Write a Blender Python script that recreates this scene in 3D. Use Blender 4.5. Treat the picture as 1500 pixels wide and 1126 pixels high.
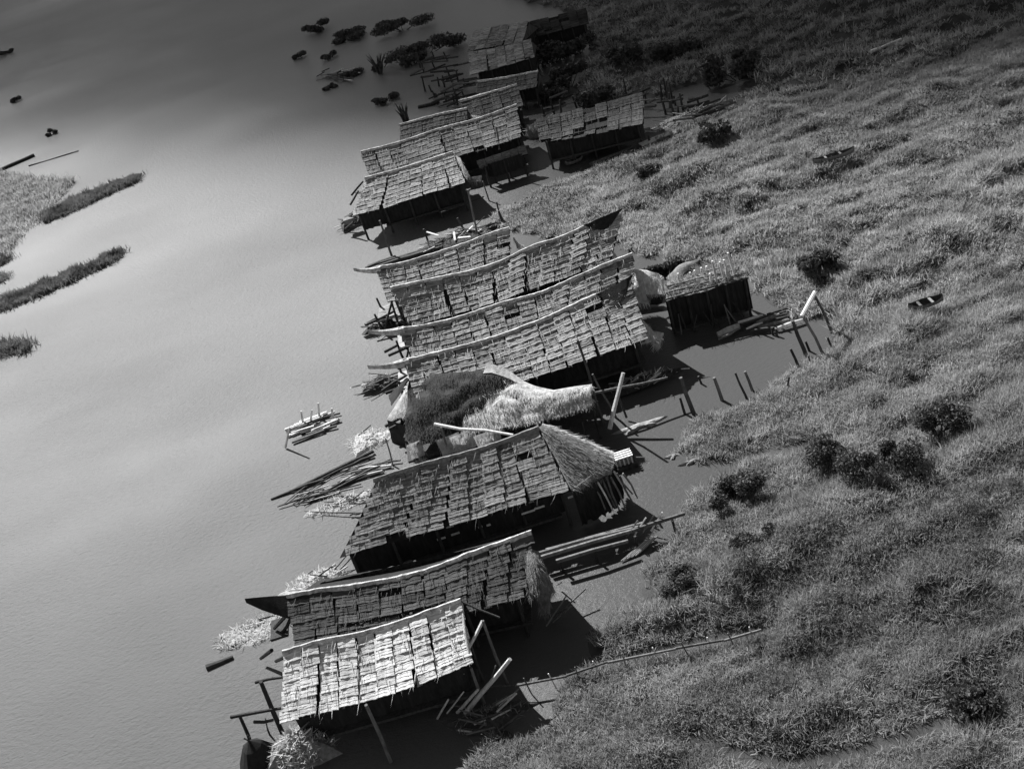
import bpy, math, random
import numpy as np
from mathutils import Vector, Matrix

sc = bpy.context.scene
for o in list(bpy.data.objects):
    bpy.data.objects.remove(o)
COL = sc.collection
rnd = random.Random(7)
rng = np.random.default_rng(11)

# ------------------------------------------------------------------ camera
FPX, ROLL, CAM_H = 1650.0, math.radians(18), 40.0
PITCH = math.atan(945 / FPX)
_s, _c = math.sin(ROLL), math.cos(ROLL)
FWD = np.array([0, math.cos(PITCH), -math.sin(PITCH)])
_r0 = np.array([1.0, 0, 0])
_u0 = np.array([0, math.sin(PITCH), math.cos(PITCH)])
CX = _c * _r0 - _s * _u0
CY = _s * _r0 + _c * _u0
CPOS = np.array([0, 0, CAM_H])

cam_d = bpy.data.cameras.new('camera')
cam_d.sensor_width = 36.0
cam_d.lens = 36.0 * FPX / 1500.0
cam_d.clip_start = 0.5
cam_d.clip_end = 9000
cam = bpy.data.objects.new('camera', cam_d)
COL.objects.link(cam)
cam.matrix_world = Matrix(((CX[0], CY[0], -FWD[0], 0), (CX[1], CY[1], -FWD[1], 0), (CX[2], CY[2], -FWD[2], CAM_H), (0, 0, 0, 1)))
sc.camera = cam

# ------------------------------------------------------------------ light
SUN_EL, SUN_AZ = math.radians(44), math.radians(-24)      # azimuth measured from +Y (away from the viewer) to the right
SUN_DIR = np.array([math.sin(SUN_AZ) * math.cos(SUN_EL), math.cos(SUN_AZ) * math.cos(SUN_EL), math.sin(SUN_EL)])
world = bpy.data.worlds.new('World')
sc.world = world
world.use_nodes = True
wn, wl = world.node_tree.nodes, world.node_tree.links
wn.clear()
sky = wn.new('ShaderNodeTexSky')
sky.sky_type = 'NISHITA'
sky.sun_disc = False
sky.sun_elevation = SUN_EL
sky.sun_rotation = SUN_AZ
sky.air_density = 0.7
sky.dust_density = 0.4
bw = wn.new('ShaderNodeRGBToBW')                          # black and white film
bg = wn.new('ShaderNodeBackground')
bg.inputs['Strength'].default_value = 0.05
wo = wn.new('ShaderNodeOutputWorld')
wl.new(sky.outputs[0], bw.inputs[0])
wl.new(bw.outputs[0], bg.inputs['Color'])
wl.new(bg.outputs[0], wo.inputs['Surface'])

sun_d = bpy.data.lights.new('sun', 'SUN')
sun_d.energy = 5.0
sun_d.angle = math.radians(0.5)
sun = bpy.data.objects.new('sun', sun_d)
COL.objects.link(sun)
sun.rotation_mode = 'QUATERNION'
sun.rotation_quaternion = Vector(SUN_DIR).to_track_quat('Z', 'Y')
sun.location = (-30, 120, 120)

sc.view_settings.view_transform = 'Standard'
sc.view_settings.look = 'None'
sc.view_settings.gamma = 1.0
sc.view_settings.exposure = 1.1
sc.view_settings.use_curve_mapping = False
sc.cycles.max_bounces = 5
sc.cycles.use_denoising = True


# ------------------------------------------------------------------ survey helpers: pixel of the photograph -> point of the place
def at(px, py, z=0.0):
    d = FWD + (px - 750) / FPX * CX - (py - 563) / FPX * CY
    return CPOS + d * ((z - CAM_H) / d[2])


def proj(p):
    v = np.asarray(p) - CPOS
    k = v @ FWD
    return 750 + FPX * (v @ CX) / k, 563 - FPX * (v @ CY) / k


def on_plane(px, py, A, B):
    n = np.cross(B - A, [0, 0, 1.0])
    d = FWD + (px - 750) / FPX * CX - (py - 563) / FPX * CY
    return CPOS + d * (((A - CPOS) @ n) / (d @ n))


def rise(base, top, zb=0.0):
    """base and top of an upright pole, in pixels -> two points"""
    B = at(*base, zb)
    zs = np.arange(0.1, 9, 0.05)
    best = min(zs, key=lambda z: abs(proj(B + [0, 0, z])[1] - top[1]))
    return B, at(*top, zb + best)


def K(cx, cy, k, pts):
    return [(cx + x / k, cy + y / k) for x, y in pts]


K1 = lambda *p: K(300, 760, 2.5, p)
K2 = lambda *p: K(380, 500, 2.2727, p)
K3 = lambda *p: K(480, 290, 2.885, p)
K4 = lambda *p: K(480, 120, 2.885, p)
K5 = lambda *p: K(420, 0, 2.143, p)


# ------------------------------------------------------------------ noise on numpy
_lat = rng.random((256, 256))


def vnoise(x, y):
    xi, yi = np.floor(x).astype(int), np.floor(y).astype(int)
    fx, fy = x - xi, y - yi
    fx, fy = fx * fx * (3 - 2 * fx), fy * fy * (3 - 2 * fy)
    g = lambda a, b: _lat[a % 256, b % 256]
    return (g(xi, yi) * (1 - fx) + g(xi + 1, yi) * fx) * (1 - fy) + (g(xi, yi + 1) * (1 - fx) + g(xi + 1, yi + 1) * fx) * fy


def fbm(x, y, oct=3):
    v, a, t = 0, 1.0, 0
    for i in range(oct):
        v = v + a * vnoise(x * 2 ** i + 17 * i, y * 2 ** i + 5 * i)
        t += a
        a *= 0.5
    return v / t


def in_poly(x, y, poly):
    c = np.zeros(x.shape, bool)
    n = len(poly)
    for i in range(n):
        x0, y0 = poly[i]
        x1, y1 = poly[(i + 1) % n]
        if y0 == y1:
            continue
        c ^= ((y0 > y) != (y1 > y)) & (x < (x1 - x0) * (y - y0) / (y1 - y0) + x0)
    return c


def seg_dist(x, y, pts, closed=False):
    d = np.full(x.shape, 1e9)
    n = len(pts)
    for i in range(n if closed else n - 1):
        x0, y0 = pts[i]
        x1, y1 = pts[(i + 1) % n]
        dx, dy = x1 - x0, y1 - y0
        t = np.clip(((x - x0) * dx + (y - y0) * dy) / (dx * dx + dy * dy + 1e-9), 0, 1)
        d = np.minimum(d, np.hypot(x - x0 - t * dx, y - y0 - t * dy))
    return d


# ------------------------------------------------------------------ materials (greys: the place was photographed in black and white)
def mat(name, lo, hi, scale=(3, 3, 3), rough=0.85, bump=0.3, obj_rand=0.0, trans=0.0, coords='Object', detail=6, spec=0.3, bscale=4.0, coarse=0.0):
    m = bpy.data.materials.new(name)
    m.use_nodes = True
    n, l = m.node_tree.nodes, m.node_tree.links
    b = n['Principled BSDF']
    out = n['Material Output']
    tc = n.new('ShaderNodeTexCoord')
    mp = n.new('ShaderNodeMapping')
    mp.inputs['Scale'].default_value = scale
    if coords == 'World':
        geo = n.new('ShaderNodeNewGeometry')
        l.new(geo.outputs['Position'], mp.inputs['Vector'])
    else:
        l.new(tc.outputs[coords], mp.inputs['Vector'])
    if obj_rand:
        oi = n.new('ShaderNodeObjectInfo')
        vm = n.new('ShaderNodeVectorMath')
        vm.operation = 'SCALE'
        vm.inputs[0].default_value = (37.0, 51.0, 23.0)
        l.new(oi.outputs['Random'], vm.inputs['Scale'])
        l.new(vm.outputs[0], mp.inputs['Location'])
    nz = n.new('ShaderNodeTexNoise')
    nz.inputs['Detail'].default_value = detail
    nz.inputs['Roughness'].default_value = 0.65
    nz.inputs['Scale'].default_value = 1.0
    l.new(mp.outputs[0], nz.inputs['Vector'])
    fac = nz.outputs['Fac']
    if coarse:
        n2 = n.new('ShaderNodeTexNoise')
        n2.inputs['Scale'].default_value = coarse
        n2.inputs['Detail'].default_value = 3
        l.new(mp.outputs[0], n2.inputs['Vector'])
        mx = n.new('ShaderNodeMath')
        mx.operation = 'ADD'
        l.new(fac, mx.inputs[0])
        l.new(n2.outputs['Fac'], mx.inputs[1])
        hv = n.new('ShaderNodeMath')
        hv.operation = 'MULTIPLY'
        hv.inputs[1].default_value = 0.5
        l.new(mx.outputs[0], hv.inputs[0])
        fac = hv.outputs[0]
    if obj_rand:
        a = n.new('ShaderNodeMath')
        a.operation = 'MULTIPLY_ADD'
        a.inputs[1].default_value = obj_rand
        a.inputs[2].default_value = -obj_rand / 2
        l.new(oi.outputs['Random'], a.inputs[0])
        ad = n.new('ShaderNodeMath')
        ad.operation = 'ADD'
        l.new(fac, ad.inputs[0])
        l.new(a.outputs[0], ad.inputs[1])
        fac = ad.outputs[0]
    cr = n.new('ShaderNodeValToRGB')
    cr.color_ramp.elements[0].position = 0.32
    cr.color_ramp.elements[1].position = 0.68
    cr.color_ramp.elements[0].color = (lo, lo, lo, 1)
    cr.color_ramp.elements[1].color = (hi, hi, hi, 1)
    l.new(fac, cr.inputs['Fac'])
    l.new(cr.outputs['Color'], b.inputs['Base Color'])
    b.inputs['Roughness'].default_value = rough
    b.inputs['Specular IOR Level'].default_value = spec
    if bump:
        n3 = n.new('ShaderNodeTexNoise')
        n3.inputs['Scale'].default_value = bscale
        n3.inputs['Detail'].default_value = 4
        l.new(mp.outputs[0], n3.inputs['Vector'])
        bp = n.new('ShaderNodeBump')
        bp.inputs['Strength'].default_value = bump
        bp.inputs['Distance'].default_value = 0.06
        l.new(n3.outputs['Fac'], bp.inputs['Height'])
        l.new(bp.outputs[0], b.inputs['Normal'])
    if trans:
        tr = n.new('ShaderNodeBsdfTranslucent')
        l.new(cr.outputs['Color'], tr.inputs['Color'])
        ms = n.new('ShaderNodeMixShader')
        ms.inputs[0].default_value = trans
        l.new(b.outputs[0], ms.inputs[1])
        l.new(tr.outputs[0], ms.inputs[2])
        l.new(ms.outputs[0], out.inputs['Surface'])
    return m


M = {}
M['thatch_pale'] = mat('pale_dry_thatch', 0.30, 0.85, (2.2, 9, 2), obj_rand=0.2, bscale=6, coarse=0.5)
M['thatch_mid'] = mat('weathered_thatch', 0.07, 0.42, (2.6, 7, 2), obj_rand=0.2, bscale=6, coarse=0.5)
M['thatch_brown'] = mat('brown_thatch', 0.05, 0.27, (2.6, 7, 2), obj_rand=0.2, bscale=6, coarse=0.5)
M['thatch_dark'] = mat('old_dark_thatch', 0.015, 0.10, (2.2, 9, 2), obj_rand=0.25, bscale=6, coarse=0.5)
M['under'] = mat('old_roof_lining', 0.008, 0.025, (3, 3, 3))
M['cap'] = mat('sunbleached_ridge_thatch', 0.2, 0.8, (3, 3, 3), bump=0.6)
M['cap_dark'] = mat('grey_ridge_thatch', 0.12, 0.32, (5, 5, 5), bump=0.6)
M['straw'] = mat('pale_straw', 0.45, 0.85, (4, 4, 4), bump=0.6, trans=0.4)
M['straw_grey'] = mat('grey_straw', 0.14, 0.36, (4, 4, 4), bump=0.6, trans=0.3)
M['moss'] = mat('black_mossy_thatch', 0.008, 0.04, (2, 2, 2), bump=0.6)
M['wall'] = mat('shade_dark_palm_wall', 0.008, 0.03, (4, 4, 1), bump=0.4)  # near-black base colour also stands in for shade under the eaves
M['wood'] = mat('grey_weathered_wood', 0.07, 0.20, (6, 6, 1.5), obj_rand=0.3, bump=0.4)
M['wood_dark'] = mat('wet_dark_wood', 0.02, 0.07, (6, 6, 1.5), obj_rand=0.2, bump=0.4)
M['wood_pale'] = mat('barkless_pale_wood', 0.45, 0.78, (5, 5, 1.5), obj_rand=0.2, bump=0.3)
M['leaf'] = mat('dark_shrub_leaf', 0.015, 0.14, (1.6, 1.6, 1.6), rough=0.6, bump=0, trans=0.25, coords='World')
M['grass'] = mat('marsh_grass_blade', 0.13, 0.52, (0.22, 0.45, 0.5), rough=0.8, bump=0, trans=0.5, coords='World', detail=6, coarse=2.6)
M['reed'] = mat('floating_reed_blade', 0.06, 0.24, (0.3, 0.3, 0.3), rough=0.75, bump=0, trans=0.35, coords='World', detail=5)
M['peat'] = mat('marsh_peat', 0.02, 0.06, (0.5, 0.5, 0.5), coords='World', bump=0.5)
M['silt'] = mat('pale_silt', 0.10, 0.4, (1.5, 1.5, 1.5), coords='World', bump=0.6)


def water_material():
    m = bpy.data.materials.new('river_water')
    m.use_nodes = True
    n, l = m.node_tree.nodes, m.node_tree.links
    b = n['Principled BSDF']
    geo = n.new('ShaderNodeNewGeometry')
    mp = n.new('ShaderNodeMapping')
    mp.inputs['Scale'].default_value = (0.012, 0.02, 0.02)
    l.new(geo.outputs['Position'], mp.inputs['Vector'])
    nz = n.new('ShaderNodeTexNoise')                      # drifting silt
    nz.inputs['Scale'].default_value = 1.0
    nz.inputs['Detail'].default_value = 5
    nz.inputs['Roughness'].default_value = 0.45
    l.new(mp.outputs[0], nz.inputs['Vector'])
    # silt-laden open river to the west of the village, clear peat water in the creek behind it
    sx = n.new('ShaderNodeSeparateXYZ')
    l.new(geo.outputs['Position'], sx.inputs[0])
    ln = n.new('ShaderNodeMath')
    ln.operation = 'MULTIPLY_ADD'
    ln.inputs[1].default_value = -0.118
    l.new(sx.outputs['Y'], ln.inputs[0])
    l.new(sx.outputs['X'], ln.inputs[2])
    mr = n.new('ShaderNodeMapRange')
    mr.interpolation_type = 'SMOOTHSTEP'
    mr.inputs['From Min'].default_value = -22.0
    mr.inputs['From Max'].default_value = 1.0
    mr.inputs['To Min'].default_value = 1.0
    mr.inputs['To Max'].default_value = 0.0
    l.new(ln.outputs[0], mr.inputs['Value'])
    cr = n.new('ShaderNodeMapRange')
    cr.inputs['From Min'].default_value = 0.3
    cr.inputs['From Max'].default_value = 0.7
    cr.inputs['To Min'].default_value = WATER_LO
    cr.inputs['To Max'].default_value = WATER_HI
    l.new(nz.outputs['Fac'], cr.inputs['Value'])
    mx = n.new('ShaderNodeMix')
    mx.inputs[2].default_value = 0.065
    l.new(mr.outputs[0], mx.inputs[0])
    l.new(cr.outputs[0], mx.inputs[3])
    l.new(mx.outputs[0], b.inputs['Base Color'])
    rg = n.new('ShaderNodeMapRange')                      # the sheltered creek is smoother than the open river
    rg.inputs['To Min'].default_value = 0.3
    rg.inputs['To Max'].default_value = 0.46
    l.new(mr.outputs[0], rg.inputs['Value'])
    l.new(rg.outputs[0], b.inputs['Roughness'])
    b.inputs['IOR'].default_value = 1.33
    b.inputs['Specular IOR Level'].default_value = 0.16
    mp2 = n.new('ShaderNodeMapping')
    mp2.inputs['Scale'].default_value = (1.1, 2.0, 1)
    mp2.inputs['Rotation'].default_value = (0, 0, 0.5)
    l.new(geo.outputs['Position'], mp2.inputs['Vector'])
    w1 = n.new('ShaderNodeTexNoise')
    w1.inputs['Scale'].default_value = 2.0
    w1.inputs['Detail'].default_value = 4
    w1.inputs['Roughness'].default_value = 0.72
    l.new(mp2.outputs[0], w1.inputs['Vector'])
    wv = n.new('ShaderNodeTexNoise')                      # patches of wind ripple and calm
    wv.inputs['Scale'].default_value = 3.0
    wv.inputs['Detail'].default_value = 3
    l.new(mp.outputs[0], wv.inputs['Vector'])
    wm = n.new('ShaderNodeMath')
    wm.operation = 'MULTIPLY'
    l.new(w1.outputs['Fac'], wm.inputs[0])
    l.new(wv.outputs['Fac'], wm.inputs[1])
    bp = n.new('ShaderNodeBump')
    bs = n.new('ShaderNodeMapRange')
    bs.inputs['To Min'].default_value = 0.45
    bs.inputs['To Max'].default_value = 1.0
    l.new(mr.outputs[0], bs.inputs['Value'])
    l.new(bs.outputs[0], bp.inputs['Strength'])
    bp.inputs['Distance'].default_value = 0.22
    l.new(wm.outputs[0], bp.inputs['Height'])
    l.new(bp.outputs[0], b.inputs['Normal'])
    return m


WATER_LO, WATER_HI = 0.10, 0.16


# ------------------------------------------------------------------ mesh helpers
class MB:
    def __init__(self):
        self.v, self.f = [], []

    def quad(self, a, b, c, d):
        k = len(self.v)
        self.v += [tuple(map(float, p)) for p in (a, b, c, d)]
        self.f.append((k, k + 1, k + 2, k + 3))

    def grid(self, rows):
        k = len(self.v)
        w = len(rows[0])
        for r in rows:
            self.v += [tuple(map(float, p)) for p in r]
        for i in range(len(rows) - 1):
            for j in range(w - 1):
                a = k + i * w + j
                self.f.append((a, a + 1, a + w + 1, a + w))
        return self

    def box(self, c, s, R=None):
        k = len(self.v)
        for x in (-.5, .5):
            for y in (-.5, .5):
                for z in (-.5, .5):
                    p = np.array([x * s[0], y * s[1], z * s[2]])
                    if R is not None:
                        p = R @ p
                    self.v.append(tuple(np.asarray(c) + p))
        for q in ((0, 1, 3, 2), (4, 6, 7, 5), (0, 4, 5, 1), (2, 3, 7, 6), (0, 2, 6, 4), (1, 5, 7, 3)):
            self.f.append(tuple(k + i for i in q))
        return self

    def tube(self, pts, rad, seg=6, cap=True):
        pts = [np.asarray(p, float) for p in pts]
        if not hasattr(rad, '__len__'):
            rad = [rad] * len(pts)
        k = len(self.v)
        for i, p in enumerate(pts):
            t = pts[min(i + 1, len(pts) - 1)] - pts[max(i - 1, 0)]
            t = t / (np.linalg.norm(t) + 1e-9)
            a = np.cross(t, [0, 0, 1.0])
            if np.linalg.norm(a) < 0.2:
                a = np.cross(t, [1.0, 0, 0])
            a /= np.linalg.norm(a)
            b = np.cross(t, a)
            for j in range(seg):
                th = 2 * math.pi * j / seg
                self.v.append(tuple(p + rad[i] * (math.cos(th) * a + math.sin(th) * b)))
        for i in range(len(pts) - 1):
            for j in range(seg):
                a0 = k + i * seg + j
                a1 = k + i * seg + (j + 1) % seg
                self.f.append((a0, a1, a1 + seg, a0 + seg))
        if cap:
            self.f.append(tuple(k + j for j in reversed(range(seg))))
            e = k + (len(pts) - 1) * seg
            self.f.append(tuple(e + j for j in range(seg)))
        return self

    def mesh(self, name, m, smooth=False):
        me = bpy.data.meshes.new(name)
        me.from_pydata(self.v, [], self.f)
        me.materials.append(m)
        if smooth:
            me.polygons.foreach_set('use_smooth', [True] * len(me.polygons))
        me.update()
        return me

    def build(self, name, m, parent=None, smooth=False, loc=None):
        """vertices are given in world space; the object's origin goes to loc"""
        base = np.array(loc if loc is not None else (parent_loc(parent) if parent else (0, 0, 0)), float)
        self.v = [tuple(np.asarray(p) - base) for p in self.v]
        o = bpy.data.objects.new(name, self.mesh(name, m, smooth))
        COL.objects.link(o)
        if parent:
            o.parent = parent
            o.location = Vector(base - parent_loc(parent))
        else:
            o.location = Vector(base)
        return o


def parent_loc(o):
    p = np.zeros(3)
    while o is not None:
        p = p + np.array(o.location)
        o = o.parent
    return p


def thing(name, label, cat, loc, group=None):
    o = bpy.data.objects.new(name, None)
    COL.objects.link(o)
    o.empty_display_size = 0.3
    o.location = Vector([float(v) for v in loc])
    return tag(o, label, cat, group)


def tag(o, label=None, cat=None, group=None, kind=None):
    if label:
        o['label'] = label
    if cat:
        o['category'] = cat
    if group:
        o['group'] = group
    if kind:
        o['kind'] = kind
    return o


def np_mesh(name, V, T, m, parent=None, kind=None, loc=None):
    base = np.array(loc if loc is not None else (parent_loc(parent) if parent else (0, 0, 0)), float)
    V = (V - base).astype(np.float32)
    me = bpy.data.meshes.new(name)
    me.vertices.add(len(V))
    me.vertices.foreach_set('co', V.ravel())
    me.loops.add(T.size)
    me.loops.foreach_set('vertex_index', T.astype(np.int32).ravel())
    me.polygons.add(len(T))
    me.polygons.foreach_set('loop_start', np.arange(0, T.size, 3, dtype=np.int32))
    me.update(calc_edges=True)
    me.materials.append(m)
    o = bpy.data.objects.new(name, me)
    COL.objects.link(o)
    if parent:
        o.parent = parent
        o.location = Vector(base - parent_loc(parent))
    else:
        o.location = Vector(base)
    if kind:
        o['kind'] = kind
    return o


def blades(P, h, w, lean=0.5, up=None, bend=0.25):
    """P: roots (n,3); h, w: (n,) heights and widths; each blade bends once: 3 triangles"""
    n = len(P)
    az = rng.random(n) * 2 * np.pi
    L = lean * rng.random(n)
    D = np.stack([np.cos(az) * L, np.sin(az) * L, np.ones(n)], 1)
    if up is not None:
        D = D * [1, 1, 0.35] + up
    D /= np.linalg.norm(D, axis=1)[:, None]
    sa = rng.random(n) * 2 * np.pi
    S = np.stack([np.cos(sa), np.sin(sa), np.zeros(n)], 1) * (w / 2)[:, None]
    mid = P + D * (h * 0.55)[:, None]
    tip = P + D * h[:, None] + np.stack([np.cos(az), np.sin(az), -0.6 * np.ones(n)], 1) * (h * bend * rng.random(n))[:, None]
    V = np.stack([P - S, P + S, mid - S * .8, mid + S * .8, tip], 1).reshape(-1, 3)
    k = np.arange(n)[:, None] * 5
    T = np.concatenate([k + [0, 1, 3], k + [0, 3, 2], k + [2, 3, 4]], 1).reshape(-1, 3)
    return V, T


# ------------------------------------------------------------------ water and marsh
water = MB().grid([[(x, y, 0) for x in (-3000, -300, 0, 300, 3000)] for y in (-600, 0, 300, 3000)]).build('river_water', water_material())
tag(water, kind='structure')

SHORE = [(600, 1300), (690, 1118), (760, 1085), (820, 1062), (845, 1005), (890, 962), (866, 932), (945, 885), (952, 830), (990, 790), (1005, 735), (1060, 702),
         (1125, 673), (1080, 668), (1010, 676), (988, 664), (1004, 640), (1040, 615), (1110, 592), (1165, 547), (1235, 507), (1215, 470), (1150, 445), (1118, 420),
         (1100, 404), (1000, 388), (925, 368), (893, 347), (840, 354), (765, 337), (732, 316), (790, 285), (850, 264), (930, 228), (990, 194), (1070, 155),
         (1125, 128), (1060, 112), (960, 140), (880, 150), (850, 125), (872, 85), (870, 52), (846, 18), (770, -2), (690, -40), (640, -120), (1150, -160), (1700, -120), (1900, 300), (1900, 1300)]
SH = [tuple(at(*p)[:2]) for p in SHORE]
DITCH = [[(1105, 402), (1160, 396), (1210, 381), (1240, 370)], [(1020, 1085), (1120, 1120), (1230, 1112), (1340, 1077), (1400, 1052), (1450, 1012)],
         [(890, 975), (1000, 948), (1115, 925)], [(1120, 130), (1220, 100), (1330, 55)], [(1090, 672), (1180, 655)], [(1010, 150), (1080, 120)]]
DW = [[tuple(at(*p)[:2]) for p in d] for d in DITCH]


def marsh_height(x, y):
    sd = seg_dist(x, y, SH, True)
    ins = in_poly(x, y, SH)
    sd = np.where(ins, sd, -sd) + (fbm(x * 0.5, y * 0.5) - 0.5) * 2.4 + 0.55
    z = np.clip(sd * 0.45, -0.8, 0.28)
    hum = fbm(x * 0.10 + 3, y * 0.26 + y * 0 - x * 0.03, 3)
    hum2 = fbm(x * 0.35, y * 0.55 + 40, 2)
    k = np.clip(sd / 5.0, 0, 1)
    z = z + k * (np.clip(hum - 0.36, 0, 1) * 2.6 + (hum2 - 0.5) * 0.9)
    dd = np.full(x.shape, 1e9)
    for d in DW:
        dd = np.minimum(dd, seg_dist(x, y, d))
    z = np.where(dd < 1.8, z * np.clip(dd / 1.8, 0, 1) ** 1.5 + 0.06, z)
    return z, sd, dd, hum


gx, gy = np.arange(-12, 150, 0.8), np.arange(20, 330, 0.8)
GX, GY = np.meshgrid(gx, gy)
GZ, GS, GD, GH = marsh_height(GX, GY)
keep = GS > -3
nv = GX.size
idx = np.arange(nv).reshape(GX.shape)
a, b, c, d = idx[:-1, :-1].ravel(), idx[:-1, 1:].ravel(), idx[1:, 1:].ravel(), idx[1:, :-1].ravel()
kk = keep.ravel()
ok = kk[a] & kk[b] & kk[c] & kk[d]
T = np.concatenate([np.stack([a, b, c], 1)[ok], np.stack([a, c, d], 1)[ok]])
marsh = np_mesh('marsh_ground', np.stack([GX.ravel(), GY.ravel(), GZ.ravel()], 1), T, M['peat'], kind='structure')
marsh.data.polygons.foreach_set('use_smooth', np.ones(len(T), bool))


def scatter(n, xr, yr):
    x, y = rng.uniform(*xr, n), rng.uniform(*yr, n)
    # inside the picture with a margin
    P = np.stack([x, y, np.zeros(n)], 1) - CPOS
    k = P @ FWD
    px, py = 750 + FPX * (P @ CX) / k, 563 - FPX * (P @ CY) / k
    m = (k > 1) & (px > -150) & (px < 1700) & (py > -150) & (py < 1300)
    x, y = x[m], y[m]
    z, sd, dd, hum = marsh_height(x, y)
    m = (sd > 0.1 + rng.random(len(x)) * 0.6) & (dd > 0.45)
    return x[m], y[m], z[m], sd[m], hum[m]


VV, TT, off = [], [], 0
for (n, yr, xr, nb, bh, bw_) in ((40000, (22, 62), (-10, 45), 17, 0.55, 0.042), (48000, (62, 105), (0, 80), 14, 0.6, 0.062), (52000, (105, 260), (0, 150), 9, 0.75, 0.11)):
    x, y, z, sd, hum = scatter(n, xr, yr)
    size = 0.45 + 0.75 * vnoise(x * 0.6, y * 0.9) + 0.25 * rng.random(len(x)) + 0.7 * (vnoise(x * .15 + 50, y * .3) > .72)
    k = len(x)
    R = np.stack([np.repeat(x, nb) + rng.normal(0, .16, k * nb), np.repeat(y, nb) + rng.normal(0, .16, k * nb), np.repeat(z, nb) - 0.05], 1)
    hh = np.repeat(size * bh, nb) * rng.uniform(0.6, 1.15, k * nb)
    V, Tt = blades(R, hh, np.full(k * nb, bw_) * rng.uniform(.7, 1.4, k * nb), lean=1.5)
    VV.append(V)
    TT.append(Tt + off)
    off += len(V)
np_mesh('marsh_grass', np.concatenate(VV), np.concatenate(TT), M['grass'], kind='stuff')

# ------------------------------------------------------------------ unseen puffs, added to shade the far end and the lower corners
def shade_puffs(n, density, xr, yr, alt, r):
    x, y = rng.uniform(*xr, n), rng.uniform(*yr, n)
    m = rng.random(n) < density(x, y)
    x, y = x[m], y[m]
    k = len(x)
    iv = np.array([(1, 0, 0), (-1, 0, 0), (0, 1, 0), (0, -1, 0), (0, 0, 1), (0, 0, -1)]) * 1.25
    it = np.array([(0, 2, 4), (2, 1, 4), (1, 3, 4), (3, 0, 4), (2, 0, 5), (1, 2, 5), (3, 1, 5), (0, 3, 5)])
    z = alt + rng.uniform(-15, 15, k)
    c = np.stack([x, y, np.zeros(k)], 1) + SUN_DIR[None] * (z / SUN_DIR[2])[:, None]
    s_ = r * rng.uniform(.6, 1.4, (k, 1, 1)) * np.array([1.1, 1.1, .8])
    V = (c[:, None] + iv[None] * s_).reshape(-1, 3)
    T = (np.arange(k)[:, None, None] * 6 + it[None]).reshape(-1, 3)
    return V, T


def far_shade(x, y):
    y0 = np.interp(x, [-200, -70, -4, 16, 31, 45, 120], [270, 185, 128, 107, 98, 90, 50])
    w = np.interp(x, [-150, -60, 0, 40], [170, 130, 52, 28])
    t = np.clip((y - y0) / w, 0, 1)
    return t ** .75 * np.interp(x, [-120, -40, 0], [.85, .9, .97])


cv, ct = shade_puffs(90000, far_shade, (-330, 140), (50, 600), 2400, 1.9)
cv2, ct2 = shade_puffs(2500, lambda x, y: .3 * np.exp(-((x - 21) ** 2 + (y - 27) ** 2) / (2 * 9.0 ** 2)), (-10, 60), (0, 60), 2400, 1.2)
cv3, ct3 = shade_puffs(3000, lambda x, y: .18 * np.exp(-((x + 30) ** 2 / 15 ** 2 + (y - 40) ** 2 / 12 ** 2) / 2), (-80, 0), (0, 75), 2400, 1.2)
np_mesh('shade_puffs', np.concatenate([cv, cv2, cv3]), np.concatenate([ct, ct2 + len(cv), ct3 + len(cv) + len(cv2)]), mat('white_shade_puff', .85, .9, bump=0, trans=.3, rough=1), kind='stuff')

# ------------------------------------------------------------------ thatch shingles: a few shared meshes per material
TILES = {}


def tiles_for(key):
    if key in TILES:
        return TILES[key]
    out = []
    for q in range(9):
        nx = 7
        c1, c2 = rnd.uniform(-.38, -.26), rnd.uniform(-.72, -.6)
        prof = [(0.16, 0.0), (c1, 0.014), (c1 - .02, 0.0), (c2, 0.022), (c2 - .02, 0.006), (-1.0, 0.034), (-1.02, -0.02)]
        jx = [rnd.uniform(-.03, .03) for _ in range(nx + 1)]
        jj = [[rnd.uniform(-.04, .04) + .02 * math.sin(i * 1.7 + q + k) for i in range(nx + 1)] for k in range(4)]
        hump = [rnd.uniform(-.02, .03) for _ in range(nx + 1)]
        rows = []
        for r, (y, z) in enumerate(prof):
            row = []
            k = (0, 1, 1, 2, 2, 3, 3)[r]
            for i in range(nx + 1):
                row.append((i / nx - .5 + jx[i] * (1 if 0 < i < nx else .8), y + (jj[k][i] if r else 0), z * .85 + (rnd.uniform(-.006, .010) + hump[i] * .7) * (r > 0)))
            rows.append(row)
        out.append(MB().grid(rows).mesh('thatch_panel', M[key]))
    TILES[key] = out
    return out


def smooth_interp(x, xp, fp):
    # cubic through points, falls back to linear for two
    xp, fp = np.asarray(xp, float), np.asarray(fp, float)
    if len(xp) < 3:
        return np.interp(x, xp, fp)
    mt = np.gradient(fp, xp)
    i = np.clip(np.searchsorted(xp, x) - 1, 0, len(xp) - 2)
    h = xp[i + 1] - xp[i]
    t = (x - xp[i]) / h
    return ((2 * t ** 3 - 3 * t ** 2 + 1) * fp[i] + (t ** 3 - 2 * t ** 2 + t) * h * mt[i] + (-2 * t ** 3 + 3 * t ** 2) * fp[i + 1] + (t ** 3 - t ** 2) * h * mt[i + 1])


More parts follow.
